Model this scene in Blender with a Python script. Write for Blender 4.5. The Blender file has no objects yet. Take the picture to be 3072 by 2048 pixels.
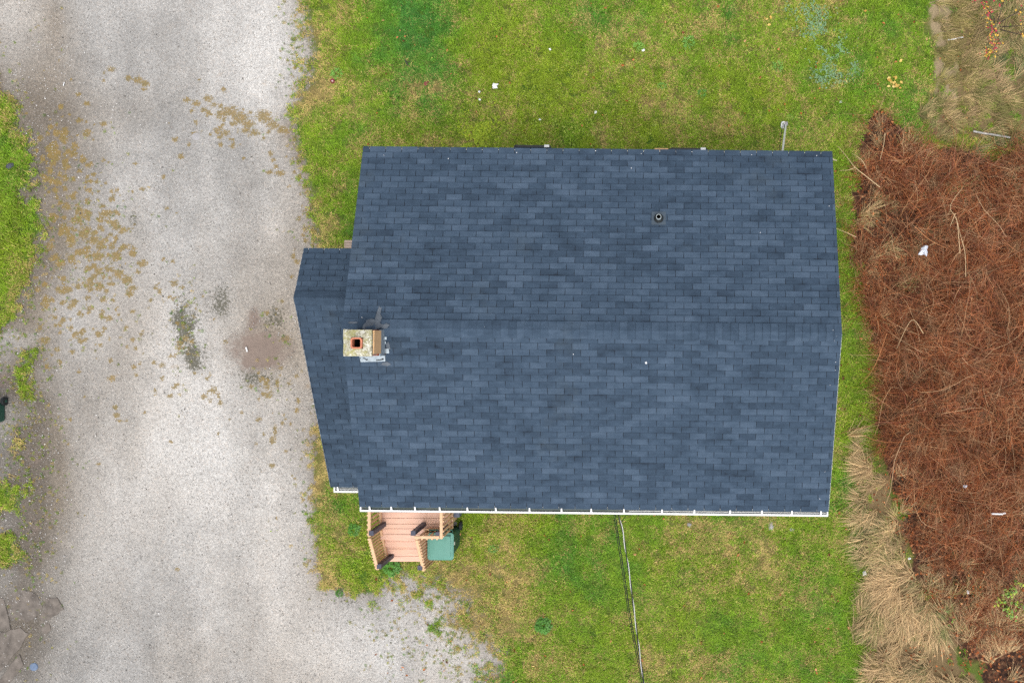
import bpy, math, random
import numpy as np
from mathutils import Vector, Matrix

random.seed(7)
rng = np.random.default_rng(7)
scene = bpy.context.scene
R = math.radians

# ------------------------------------------------------------------ camera, sky, sun
H, F, VX, VY = 19.9, 2600.0, 1970.0, 1000.0      # height of the drone, focal length, nadir pixel of the 3072 px photo


def P(px, py, z=0.0):
    d = (H - z) / F
    return Vector(((px - VX) * d, (VY - py) * d, z))


cam_d = bpy.data.cameras.new("camera")
cam = bpy.data.objects.new("camera", cam_d)
scene.collection.objects.link(cam)
cam.location = (0, 0, H)
cam.rotation_euler = (0, 0, 0)
cam_d.sensor_width = 36.0
cam_d.lens = F / 3072 * 36
cam_d.shift_x = -(VX - 1536) / 3072
cam_d.shift_y = -(1024 - VY) / 3072
cam_d.clip_end = 2000
scene.camera = cam

SUN_EL, SUN_AZ = R(70), R(165)
world = bpy.data.worlds.new("World")
scene.world = world
world.use_nodes = True
wt = world.node_tree
wt.nodes.clear()
sky = wt.nodes.new("ShaderNodeTexSky")
sky.sky_type = 'NISHITA'
sky.sun_disc = False
sky.sun_elevation = SUN_EL
sky.sun_rotation = SUN_AZ
sky.dust_density = 4.0
hs = wt.nodes.new("ShaderNodeHueSaturation")
hs.inputs['Saturation'].default_value = 0.35
bg = wt.nodes.new("ShaderNodeBackground")
bg.inputs['Strength'].default_value = 0.14
wo = wt.nodes.new("ShaderNodeOutputWorld")
wt.links.new(sky.outputs[0], hs.inputs['Color'])
wt.links.new(hs.outputs[0], bg.inputs['Color'])
wt.links.new(bg.outputs[0], wo.inputs['Surface'])
sun_d = bpy.data.lights.new("sun", 'SUN')
sun_d.energy = 1.2
sun_d.angle = R(55)
sun_d.color = (1.0, 0.96, 0.90)
sun = bpy.data.objects.new("sun", sun_d)
scene.collection.objects.link(sun)
sdir = Vector((math.sin(SUN_AZ) * math.cos(SUN_EL), math.cos(SUN_AZ) * math.cos(SUN_EL), math.sin(SUN_EL)))
sun.rotation_euler = sdir.to_track_quat('Z', 'Y').to_euler()
scene.view_settings.view_transform = 'Standard'
scene.view_settings.look = 'None'
scene.view_settings.gamma = 1.0
scene.view_settings.exposure = 0.55
scene.cycles.max_bounces = 6
scene.cycles.use_denoising = False

# ------------------------------------------------------------------ helpers
COL = scene.collection


class MB:
    def __init__(s):
        s.v, s.f, s.t = [], [], []

    def add(s, vs, fs, tone=0.5):
        o = len(s.v)
        s.v += [tuple(x) for x in vs]
        s.f += [tuple(i + o for i in f) for f in fs]
        s.t += [tone] * len(fs)
        return s

    def box(s, c, size, m=None, tone=0.5):
        hx, hy, hz = size[0] / 2, size[1] / 2, size[2] / 2
        vs = [Vector((x, y, z)) for z in (-hz, hz) for x, y in ((-hx, -hy), (hx, -hy), (hx, hy), (-hx, hy))]
        if m is not None:
            vs = [m @ v for v in vs]
        vs = [v + Vector(c) for v in vs]
        return s.add(vs, [(3, 2, 1, 0), (4, 5, 6, 7), (0, 1, 5, 4), (1, 2, 6, 5), (2, 3, 7, 6), (3, 0, 4, 7)], tone)

    def beam(s, a, b, w, h, tone=0.5, up=(0, 0, 1)):
        a, b = Vector(a), Vector(b)
        d = (b - a).normalized()
        x = d.cross(Vector(up))
        if x.length < 1e-4:
            x = Vector((1, 0, 0))
        x.normalize()
        y = x.cross(d).normalized()
        q = [(-w / 2, -h / 2), (w / 2, -h / 2), (w / 2, h / 2), (-w / 2, h / 2)]
        vs = [p + x * i + y * j for p in (a, b) for i, j in q]
        return s.add(vs, [(0, 1, 2, 3), (7, 6, 5, 4), (0, 4, 5, 1), (1, 5, 6, 2), (2, 6, 7, 3), (3, 7, 4, 0)], tone)

    def tube(s, pts, rad, n=6, tone=0.5, cap=True):
        pts = [Vector(p) for p in pts]
        if not hasattr(rad, '__len__'):
            rad = [rad] * len(pts)
        vs, fs = [], []
        for i, p in enumerate(pts):
            d = (pts[min(i + 1, len(pts) - 1)] - pts[max(i - 1, 0)]).normalized()
            x = d.cross(Vector((0.13, 0.21, 0.97)))
            if x.length < 1e-3:
                x = d.cross(Vector((1, 0, 0)))
            x.normalize()
            y = d.cross(x)
            for k in range(n):
                a = 2 * math.pi * k / n
                vs.append(p + (x * math.cos(a) + y * math.sin(a)) * rad[i])
        for i in range(len(pts) - 1):
            for k in range(n):
                k2 = (k + 1) % n
                fs.append((i * n + k, i * n + k2, (i + 1) * n + k2, (i + 1) * n + k))
        if cap:
            fs.append(tuple(range(n - 1, -1, -1)))
            fs.append(tuple((len(pts) - 1) * n + k for k in range(n)))
        return s.add(vs, fs, tone)

    def prism(s, poly, z0, z1, tone=0.5):
        n = len(poly)
        vs = [Vector((p[0], p[1], z0)) for p in poly] + [Vector((p[0], p[1], z1)) for p in poly]
        fs = [tuple(range(n - 1, -1, -1)), tuple(range(n, 2 * n))]
        fs += [(i, (i + 1) % n, n + (i + 1) % n, n + i) for i in range(n)]
        return s.add(vs, fs, tone)

    def lathe(s, c, prof, n=20, tone=0.5, axis='z'):
        vs, fs = [], []
        for r, z in prof:
            for k in range(n):
                a = 2 * math.pi * k / n
                p = (r * math.cos(a), r * math.sin(a), z) if axis == 'z' else (z, r * math.cos(a), r * math.sin(a))
                vs.append(Vector(p) + Vector(c))
        for i in range(len(prof) - 1):
            for k in range(n):
                k2 = (k + 1) % n
                fs.append((i * n + k, i * n + k2, (i + 1) * n + k2, (i + 1) * n + k))
        return s.add(vs, fs, tone)

    def mesh(s, name, mat, origin=(0, 0, 0), smooth=False):
        me = bpy.data.meshes.new(name)
        o = Vector(origin)
        me.from_pydata([tuple(Vector(v) - o) for v in s.v], [], s.f)
        a = me.attributes.new('tone', 'FLOAT', 'FACE')
        a.data.foreach_set('value', s.t)
        if mat:
            me.materials.append(mat)
        if smooth:
            me.polygons.foreach_set('use_smooth', [True] * len(me.polygons))
        me.update()
        return me

    def obj(s, name, mat, parent=None, origin=None, smooth=False, bevel=0):
        """World-coordinate geometry; origin = the parent's world location for parts (unrotated parents)."""
        if origin is None:
            origin = ORIG.get(parent.name, (0, 0, 0)) if parent else (0, 0, 0)
        o = bpy.data.objects.new(name, s.mesh(name, mat, origin, smooth))
        COL.objects.link(o)
        if parent:
            o.parent = parent
            ORIG[o.name] = origin
        if bevel:
            b = o.modifiers.new('bevel', 'BEVEL')
            b.width = bevel
            b.segments = 2
            b.limit_method = 'ANGLE'
        return o


ORIG = {}


def tag(o, label=None, cat=None, group=None, kind=None):
    if label: o['label'] = label
    if cat: o['category'] = cat
    if group: o['group'] = group
    if kind: o['kind'] = kind
    return o


def thing(name, loc, label, cat, group=None, rz=0):
    o = bpy.data.objects.new(name, None)
    COL.objects.link(o)
    o.empty_display_size = 0.2
    o.location = loc
    o.rotation_euler = (0, 0, rz)
    ORIG[o.name] = tuple(loc) if rz == 0 else (0, 0, 0)
    return tag(o, label, cat, group)


def single(mb, name, mat, loc, label, cat, group=None, smooth=False, bevel=0):
    o = mb.obj(name, mat, None, loc, smooth, bevel)
    o.location = loc
    return tag(o, label, cat, group)


# ---- node helper
class NT:
    def __init__(s, name):
        s.m = bpy.data.materials.new(name)
        s.m.use_nodes = True
        s.t = s.m.node_tree
        s.t.nodes.clear()
        s.out = s.t.nodes.new("ShaderNodeOutputMaterial")
        s.b = s.t.nodes.new("ShaderNodeBsdfPrincipled")
        s.t.links.new(s.b.outputs[0], s.out.inputs[0])

    def set(s, sock, v):
        if isinstance(v, bpy.types.NodeSocket):
            s.t.links.new(v, sock)
        elif isinstance(v, (tuple, list)) and len(v) == 3 and sock.type == 'RGBA':
            sock.default_value = (*v, 1)
        else:
            sock.default_value = v

    def geo(s):
        return s.t.nodes.new("ShaderNodeNewGeometry").outputs['Position']

    def objc(s):
        return s.t.nodes.new("ShaderNodeTexCoord").outputs['Object']

    def attr(s, name, inst=False, out='Fac'):
        n = s.t.nodes.new("ShaderNodeAttribute")
        n.attribute_name = name
        if inst:
            n.attribute_type = 'INSTANCER'
        return n.outputs[out]

    def rand(s):
        return s.t.nodes.new("ShaderNodeObjectInfo").outputs['Random']

    def noise(s, vec, scale, detail=3, rough=0.6, out=0):
        n = s.t.nodes.new("ShaderNodeTexNoise")
        s.set(n.inputs['Vector'], vec)
        n.inputs['Scale'].default_value = scale
        n.inputs['Detail'].default_value = detail
        n.inputs['Roughness'].default_value = rough
        return n.outputs[out]

    def voro(s, vec, scale, feat='F1', out='Color', rnd=1.0):
        n = s.t.nodes.new("ShaderNodeTexVoronoi")
        n.feature = feat
        s.set(n.inputs['Vector'], vec)
        n.inputs['Scale'].default_value = scale
        n.inputs['Randomness'].default_value = rnd
        return n.outputs[out]

    def math(s, op, a, b=0.0, c=0.0, clamp=False):
        n = s.t.nodes.new("ShaderNodeMath")
        n.operation = op
        n.use_clamp = clamp
        s.set(n.inputs[0], a)
        s.set(n.inputs[1], b)
        s.set(n.inputs[2], c)
        return n.outputs[0]

    def rng(s, v, a, b, c=0.0, d=1.0, smooth=False):
        n = s.t.nodes.new("ShaderNodeMapRange")
        n.interpolation_type = 'SMOOTHSTEP' if smooth else 'LINEAR'
        s.set(n.inputs['Value'], v)
        for i, x in zip(('From Min', 'From Max', 'To Min', 'To Max'), (a, b, c, d)):
            s.set(n.inputs[i], x)
        return n.outputs[0]

    def mix(s, f, a, b, mode='MIX'):
        n = s.t.nodes.new("ShaderNodeMix")
        n.data_type = 'RGBA'
        n.blend_type = mode
        s.set(n.inputs['Factor'], f)
        s.set(n.inputs[6], a)
        s.set(n.inputs[7], b)
        return n.outputs[2]

    def scale(s, col, f):
        n = s.t.nodes.new("ShaderNodeVectorMath")
        n.operation = 'SCALE'
        s.set(n.inputs[0], col)
        s.set(n.inputs['Scale'], f)
        return n.outputs[0]

    def stretch(s, vec, sc):
        n = s.t.nodes.new("ShaderNodeMapping")
        s.set(n.inputs['Vector'], vec)
        n.inputs['Scale'].default_value = sc
        return n.outputs[0]

    def ramp(s, v, stops):
        n = s.t.nodes.new("ShaderNodeValToRGB")
        s.set(n.inputs[0], v)
        e = n.color_ramp.elements
        while len(e) < len(stops):
            e.new(0.5)
        for i, (p, c) in enumerate(stops):
            e[i].position = p
            e[i].color = (*c, 1)
        return n.outputs[0]

    def bump(s, h, strength=0.5, dist=0.01):
        n = s.t.nodes.new("ShaderNodeBump")
        s.set(n.inputs['Height'], h)
        n.inputs['Strength'].default_value = strength
        n.inputs['Distance'].default_value = dist
        s.t.links.new(n.outputs[0], s.b.inputs['Normal'])

    def done(s, col, rough=0.8, spec=0.3, metal=0.0):
        s.set(s.b.inputs['Base Color'], col)
        s.set(s.b.inputs['Roughness'], rough)
        s.b.inputs['Specular IOR Level'].default_value = spec
        s.set(s.b.inputs['Metallic'], metal)
        return s.m


def simple(name, col, rough=0.7, var=0.25, scale=8.0, metal=0.0, spec=0.3, bump=0.0, dirt=None, dirt_amt=0.5, stretch=None):
    t = NT(name)
    p = t.objc()
    if stretch:
        p = t.stretch(p, stretch)
    n = t.noise(p, scale, 5, 0.65)
    c = t.scale(col, t.rng(n, 0.25, 0.75, 1 - var, 1 + var))
    if dirt:
        n2 = t.noise(t.objc(), scale * 0.37, 4, 0.7)
        c = t.mix(t.math('MULTIPLY', t.rng(n2, 0.48, 0.7, 0, 1), dirt_amt), c, dirt)
    if bump:
        t.bump(t.noise(p, scale * 6, 3), 0.6, bump)
    return t.done(c, rough, spec, metal)


# ---- numpy noise
def vnoise(x, y, seed):
    xi, yi = np.floor(x).astype(np.int64), np.floor(y).astype(np.int64)
    fx, fy = x - xi, y - yi
    fx, fy = fx * fx * (3 - 2 * fx), fy * fy * (3 - 2 * fy)

    def h(a, b):
        n = (a * 374761393 + b * 668265263 + seed * 974711) & 0x7fffffff
        n = ((n ^ (n >> 13)) * 1274126177) & 0x7fffffff
        return ((n ^ (n >> 16)) & 0xffff) / 65535.0
    return (h(xi, yi) * (1 - fx) + h(xi + 1, yi) * fx) * (1 - fy) + (h(xi, yi + 1) * (1 - fx) + h(xi + 1, yi + 1) * fx) * fy


def fbm(x, y, scale, octv=4, seed=1, gain=0.55):
    s, a, t = 0.0, 1.0, 0.0
    for i in range(octv):
        s = s + a * vnoise(x * scale + 17.3 * i, y * scale - 9.1 * i, seed + i)
        t += a
        a *= gain
        scale *= 2.03
    return s / t * 2 - 1          # about -1..1, mostly +-0.5


def sdpoly(x, y, poly):
    """signed distance, positive inside"""
    d = np.full(x.shape, 1e18)
    inside = np.zeros(x.shape, bool)
    n = len(poly)
    for i in range(n):
        ax, ay = poly[i]
        bx, by = poly[(i + 1) % n]
        ex, ey = bx - ax, by - ay
        wx, wy = x - ax, y - ay
        t = np.clip((wx * ex + wy * ey) / (ex * ex + ey * ey + 1e-12), 0, 1)
        d = np.minimum(d, (wx - ex * t) ** 2 + (wy - ey * t) ** 2)
        c = ((ay > y) != (by > y)) & (x < ex * (y - ay) / (ey + 1e-12 * (ey == 0)) + ax)
        inside ^= c
    d = np.sqrt(d)
    return np.where(inside, d, -d)


def wpoly(pts, z=0.0):
    return [tuple(P(a, b, z)[:2]) for a, b in pts]


def sstep(a, b, x):
    t = np.clip((x - a) / (b - a), 0, 1)
    return t * t * (3 - 2 * t)


def blob(x, y, px, py, rx, ry=None, z=0.0):
    c = P(px, py, z)
    k = (H - z) / F
    ry = ry or rx
    return np.exp(-(((x - c.x) / (rx * k)) ** 2 + ((y - c.y) / (ry * k)) ** 2))


# ------------------------------------------------------------------ where the ground covers are
LAWN = wpoly([(915, -9000), (915, -40), (925, 60), (945, 170), (935, 250), (905, 292), (885, 340), (895, 430), (925, 520), (942, 640),
              (955, 720), (985, 760), (1120, 800), (1120, 1100), (1010, 1180), (968, 1250), (948, 1330), (946, 1450), (950, 1560),
              (957, 1680), (966, 1748), (1040, 1772), (1120, 1778), (1150, 1745), (1180, 1722), (1250, 1715), (1310, 1735), (1380, 1768),
              (1450, 1830), (1380, 1856), (1400, 1880), (1500, 1915), (1535, 1985), (1480, 2050), (1440, 2150), (1400, 9000),
              (12000, 9000), (12000, -9000)])
VERGE1 = wpoly([(-9000, 120), (-40, 190), (15, 240), (45, 300), (80, 385), (103, 480), (108, 560), (132, 640), (146, 700), (128, 790),
                (105, 860), (66, 905), (55, 1005), (15, 1010), (-9000, 1010)])
VERGE2 = wpoly([(60, 1005), (112, 1020), (110, 1060), (84, 1120), (90, 1200), (80, 1270), (62, 1310), (45, 1400), (34, 1320), (26, 1260),
                (38, 1190), (34, 1120), (60, 1080)])
VERGE3 = wpoly([(18, 1445), (45, 1470), (100, 1482), (60, 1505), (40, 1560), (62, 1640), (92, 1680), (90, 1735), (20, 1740), (-9000, 1760), (-9000, 1480)])
BRAMBLE = wpoly([(2600, 330), (2660, 312), (2725, 345), (2790, 425), (2900, 415), (3000, 440), (9000, 440), (9000, 9000), (2990, 9000), (2985, 2060), (2870, 1920), (2785, 1790),
                 (2730, 1650), (2695, 1500), (2660, 1390), (2640, 1300), (2645, 1180), (2625, 1080), (2612, 980), (2592, 900),
                 (2600, 840), (2562, 770), (2560, 640), (2555, 520), (2570, 440)], 0.45)
DRYS = wpoly([(2572, 1335), (2640, 1358), (2692, 1450), (2712, 1560), (2735, 1680), (2795, 1800), (2865, 1900), (2965, 2048), (3000, 9000), (2585, 9000),
              (2590, 1900), (2600, 1700), (2572, 1500)], 0.2)
DRYN = wpoly([(2795, -9000), (9000, -9000), (9000, 450), (2950, 430), (2800, 425), (2730, 340), (2800, 250), (2780, 120)], 0.1)


def groundz(x, y):
    return 0.03 * fbm(x, y, 0.6, 3, 81) + 0.012 * fbm(x, y, 3, 3, 84) + 0.012


def lawn_sd(x, y):
    v = np.maximum.reduce([sdpoly(x, y, p) for p in (VERGE1, VERGE2, VERGE3)]) - .12
    v = v + np.minimum(0, fbm(x, y, 1.6, 4, 301) - .02) * np.where(y < P(0, 1000).y, 1.6, .5)
    l = sdpoly(x, y, LAWN)
    for px, py, rx, ry in ((1665, 1690, 45, 22), (1600, 1660, 22, 26), (1490, 1710, 26, 34), (1640, 1735, 30, 14), (1470, 1905, 60, 30), (1440, 1840, 60, 25)):
        l = np.minimum(l, .16 + 9 * (1 - np.minimum(1.0, 1.9 * blob(x, y, px, py, rx, ry))))
    return np.maximum(l, v)


def raggedness(x, y):
    """how far the grass and the gravel mix: wide south of the porch and at the north-west corner"""
    return 0.19 + 0.95 * blob(x, y, 1430, 1860, 170, 190) + 0.6 * blob(x, y, 1290, 1770, 120, 90) + .3 * blob(x, y, 1600, 1700, 110, 60) + 0.35 * blob(x, y, 930, 130, 70, 170) \
        + 0.2 * blob(x, y, 940, 620, 50, 120) + 0.10 * blob(x, y, 90, 500, 90, 400) + .10 * blob(x, y, 90, 1400, 90, 300)


def dryness(x, y):
    d = 0.22 + 0.60 * fbm(x, y, 0.9, 5, 3) + 0.50 * fbm(x, y, 3.2, 4, 9)
    for px, py, rx, ry, a in ((985, 130, 80, 190, .32), (1040, 480, 90, 90, .12), (1430, 1740, 240, 130, .26), (1560, 1900, 180, 160, .2),
                              (2250, 1800, 420, 260, .20), (1860, 1640, 80, 200, -.15), (1740, 1640, 130, 110, -.22), (1790, 1800, 60, 200, -.25), (1330, 80, 200, 120, -.25),
                              (1560, 230, 180, 120, -.25), (1650, 190, 60, 120, -.1), (2060, 330, 350, 90, .13), (1350, 420, 200, 50, .2), (2540, 700, 50, 250, -.12),
                              (2535, 950, 30, 60, .3), (2560, 1250, 40, 160, .12), (40, 600, 90, 330, -.42), (80, 1180, 50, 160, -.3), (50, 1560, 60, 130, -.3), (60, 760, 60, 60, .1), (975, 1560, 60, 150, .3),
                              (1120, 1740, 60, 40, -.2), (2140, 1580, 90, 25, .5), (2500, 330, 90, 130, -.2), (2640, 150, 120, 140, -.12), (2590, 1560, 30, 200, -.3),
                              (2580, 1900, 30, 200, -.25), (1000, 1300, 40, 180, .25)):
        d = d + a * blob(x, y, px, py, rx, ry)
    return np.clip(d, 0, 1)


def hueval(x, y):
    """0 yellow green .. 1 blue green"""
    h = 0.36 + 0.6 * fbm(x, y, 0.55, 4, 21) + 0.3 * fbm(x, y, 3.0, 3, 24)
    for px, py, rx, ry, a in ((1330, 200, 120, 150, .12), (1250, 60, 90, 90, .12), (1640, 200, 60, 120, -.4), (1790, 240, 200, 150, -.2), (1900, 400, 300, 60, -.1),
                              (30, 950, 60, 60, -.3), (100, 1200, 40, 100, -.3), (40, 730, 60, 80, -.25), (20, 680, 40, 60, .25), (2590, 1640, 40, 60, .5),
                              (2480, 150, 120, 150, .25), (1240, 1600, 400, 60, -.1), (1050, 650, 60, 80, .25)):
        h = h + a * blob(x, y, px, py, rx, ry)
    return np.clip(h, 0, 1)


# ------------------------------------------------------------------ materials: ground
def ground_material():
    t = NT("ground_cover")
    p = t.geo()
    n_f = t.noise(p, 55, 3, 0.7)
    n_m = t.noise(p, 9, 4, 0.65)
    # gravel: stone by stone colour
    v1 = t.voro(p, 34)
    v2 = t.voro(p, 70)
    sep = t.t.nodes.new("ShaderNodeSeparateColor"); t.set(sep.inputs[0], v1)
    sep2 = t.t.nodes.new("ShaderNodeSeparateColor"); t.set(sep2.inputs[0], v2)
    br = t.math('ADD', t.math('MULTIPLY', t.rng(sep.outputs[0], 0, 1, 0.72, 1.26), 0.6),
                t.math('MULTIPLY', t.rng(sep2.outputs[0], 0, 1, 0.5, 1.5), 0.4))
    light = t.attr('a_light')
    br = t.math('MULTIPLY', br, t.rng(light, -1, 1, 0.58, 1.42))
    g = t.mix(t.attr('a_brown'), (0.345, 0.336, 0.320), (0.215, 0.184, 0.148))
    g = t.mix(t.rng(sep.outputs[2], 0.72, 1.0, 0, 0.35), g, (0.36, 0.30, 0.25))
    g = t.scale(g, br)
    # dark olive weeds in the gravel
    dk = t.rng(t.math('ADD', t.attr('a_dark'), t.math('MULTIPLY', t.math('SUBTRACT', t.noise(p, 17, 5, .8), 0.5), 2.6)), 0.55, 0.75, 0, 0.85)
    g = t.mix(dk, g, (0.072, 0.07, 0.045))
    # moss cushions
    mo = t.rng(t.math('ADD', t.attr('a_moss'), t.math('MULTIPLY', t.math('SUBTRACT', t.noise(p, 21, 5, .8), 0.5), 1.9)), 0.56, 0.68, 0, 0.84)
    mcol = t.mix(t.rng(n_m, .35, .65), (0.255, 0.170, 0.052), (0.18, 0.138, 0.045))
    mcol = t.scale(mcol, t.rng(n_f, 0.25, 0.75, 0.75, 1.2))
    g = t.mix(mo, g, mcol)
    # mud of the dried puddle
    mud = t.rng(t.math('ADD', t.attr('a_mud'), t.math('MULTIPLY', t.math('SUBTRACT', t.noise(p, 14, 5, .75), 0.5), 1.0)), 0.28, 0.72, 0, 1)
    mudc = t.scale((0.195, 0.148, 0.122), t.rng(n_m, .2, .8, .85, 1.12))
    g = t.mix(t.math('MULTIPLY', mud, 0.93), g, mudc)
    # turf floor
    dry = t.attr('a_dry')
    soil = t.mix(dry, (0.06, 0.120, 0.010), (0.21, 0.155, 0.06))
    soil = t.scale(soil, t.rng(n_f, 0.2, 0.8, 0.5, 1.35))
    sdv = t.math('ADD', t.attr('a_sd'), t.math('MULTIPLY', t.math('SUBTRACT', n_m, 0.5), 0.30))
    sdv = t.math('ADD', sdv, t.math('MULTIPLY', t.math('SUBTRACT', n_f, 0.5), t.attr('a_rag')))
    gm = t.rng(sdv, -0.04, 0.05, 0, 1, True)
    c = t.mix(gm, g, soil)
    sa = t.rng(t.math('ADD', t.attr('a_sand'), t.math('MULTIPLY', t.math('SUBTRACT', t.noise(p, 12, 5, .75), 0.5), 1.6)), .25, .85, 0, .85)
    c = t.mix(sa, c, t.scale((0.33, 0.245, 0.155), t.rng(n_f, .2, .8, .7, 1.2)))
    # thicket floor: dead leaves
    vl = t.voro(p, 16)
    sl = t.t.nodes.new("ShaderNodeSeparateColor"); t.set(sl.inputs[0], vl)
    lit = t.ramp(sl.outputs[0], [(0.0, (0.02, 0.010, 0.007)), (0.5, (0.06, 0.026, 0.014)), (0.85, (0.12, 0.055, 0.028)), (1, (0.17, 0.10, 0.055))])
    lit = t.scale(lit, t.rng(n_f, .2, .8, .6, 1.2))
    fm = t.rng(t.math('ADD', t.attr('a_thick'), t.math('MULTIPLY', t.math('SUBTRACT', n_m, 0.5), 0.8)), 0.35, 0.65)
    c = t.mix(fm, c, lit)
    straw = t.rng(t.math('ADD', t.attr('a_straw'), t.math('MULTIPLY', t.math('SUBTRACT', n_m, 0.5), 0.9)), 0.35, 0.65, 0, 0.9)
    c = t.mix(straw, c, t.scale((0.19, 0.125, 0.065), t.rng(n_f, .2, .8, .5, 1.3)))
    t.bump(t.math('ADD', t.math('MULTIPLY', sep.outputs[1], t.math('SUBTRACT', 1.0, mud)), n_f), 0.55, 0.012)
    rough = t.mix(mud, (0.9, 0.9, 0.9), (0.5, 0.5, 0.5))
    return t.done(c, rough, 0.25)


M_GROUND = ground_material()

# ------------------------------------------------------------------ ground sheet
step = 0.045
xs = np.arange(-15.7, 9.1, step)
ys = np.arange(-8.8, 8.4, step)
far = np.array([0.6, 2, 5, 12, 30, 80, 160])
xs = np.concatenate([xs[0] - far[::-1], xs, xs[-1] + far])
ys = np.concatenate([ys[0] - far[::-1], ys, ys[-1] + far])
GX, GY = np.meshgrid(xs, ys)
gx, gy = GX.ravel(), GY.ravel()
a_sd = lawn_sd(gx, gy)
a_rag = raggedness(gx, gy)
sd_ragged = a_sd + fbm(gx, gy, 3.0, 4, 33) * a_rag * 1.3
a_dry = dryness(gx, gy)
thick = sstep(-0.15, 0.25, sdpoly(gx, gy, BRAMBLE) + 0.3 * fbm(gx, gy, 2, 3, 41))
straw = np.maximum(sstep(-0.2, 0.35, sdpoly(gx, gy, DRYS) + .4 * fbm(gx, gy, 1.6, 4, 180)), 0.62 * sstep(-0.2, 0.3, sdpoly(gx, gy, DRYN)))
sand = np.zeros_like(gx)
for px, py, rx, ry in ((2820, 30, 40, 60), (2826, 110, 26, 50), (2812, 215, 18, 60), (2852, 240, 28, 60), (2850, 300, 30, 40)):
    sand = np.maximum(sand, blob(gx, gy, px, py, rx, ry))
sand = sstep(.2, .75, sand + .6 * fbm(gx, gy, 4, 4, 88))
straw = straw * (1 - sand)
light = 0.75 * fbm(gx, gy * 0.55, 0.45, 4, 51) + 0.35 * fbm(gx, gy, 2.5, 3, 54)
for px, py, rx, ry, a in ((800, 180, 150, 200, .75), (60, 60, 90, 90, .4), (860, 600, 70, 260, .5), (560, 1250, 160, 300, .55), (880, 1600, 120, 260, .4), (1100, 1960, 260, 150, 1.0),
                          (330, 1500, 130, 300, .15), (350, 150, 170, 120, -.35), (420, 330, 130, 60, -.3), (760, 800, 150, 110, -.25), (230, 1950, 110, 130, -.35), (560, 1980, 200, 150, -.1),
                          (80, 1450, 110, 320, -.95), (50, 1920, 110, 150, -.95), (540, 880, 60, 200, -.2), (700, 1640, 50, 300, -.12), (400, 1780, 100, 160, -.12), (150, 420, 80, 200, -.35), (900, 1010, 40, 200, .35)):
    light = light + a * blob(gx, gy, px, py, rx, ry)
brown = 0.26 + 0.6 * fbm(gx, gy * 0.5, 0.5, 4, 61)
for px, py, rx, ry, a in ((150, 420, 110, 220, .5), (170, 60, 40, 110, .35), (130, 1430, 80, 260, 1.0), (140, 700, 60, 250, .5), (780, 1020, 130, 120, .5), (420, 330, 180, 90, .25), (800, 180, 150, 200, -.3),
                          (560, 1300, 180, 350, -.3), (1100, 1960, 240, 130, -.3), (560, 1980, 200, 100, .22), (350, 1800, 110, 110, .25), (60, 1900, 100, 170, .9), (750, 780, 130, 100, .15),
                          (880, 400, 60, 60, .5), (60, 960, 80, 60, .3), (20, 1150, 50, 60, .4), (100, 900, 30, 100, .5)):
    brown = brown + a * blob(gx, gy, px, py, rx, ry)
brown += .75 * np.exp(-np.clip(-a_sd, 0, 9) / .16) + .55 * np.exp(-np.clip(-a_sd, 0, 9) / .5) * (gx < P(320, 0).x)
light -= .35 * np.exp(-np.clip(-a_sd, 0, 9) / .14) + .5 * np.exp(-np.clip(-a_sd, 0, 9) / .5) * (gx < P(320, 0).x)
for cx, wd, am in ((640, 30, .34), (815, 34, .42), (470, 28, .28), (330, 26, .22), (1010, 40, .15)):       # compacted wheel lines along the drive
    cxw = P(cx, 0).x + .35 * fbm(gy * .25, gy * 0, 1.0, 2, cx)
    light += am * np.exp(-((gx - cxw) / (wd * H / F)) ** 2) * (.6 + fbm(gx * .3, gy, .6, 3, 95))
moss = np.zeros_like(gx)
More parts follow.
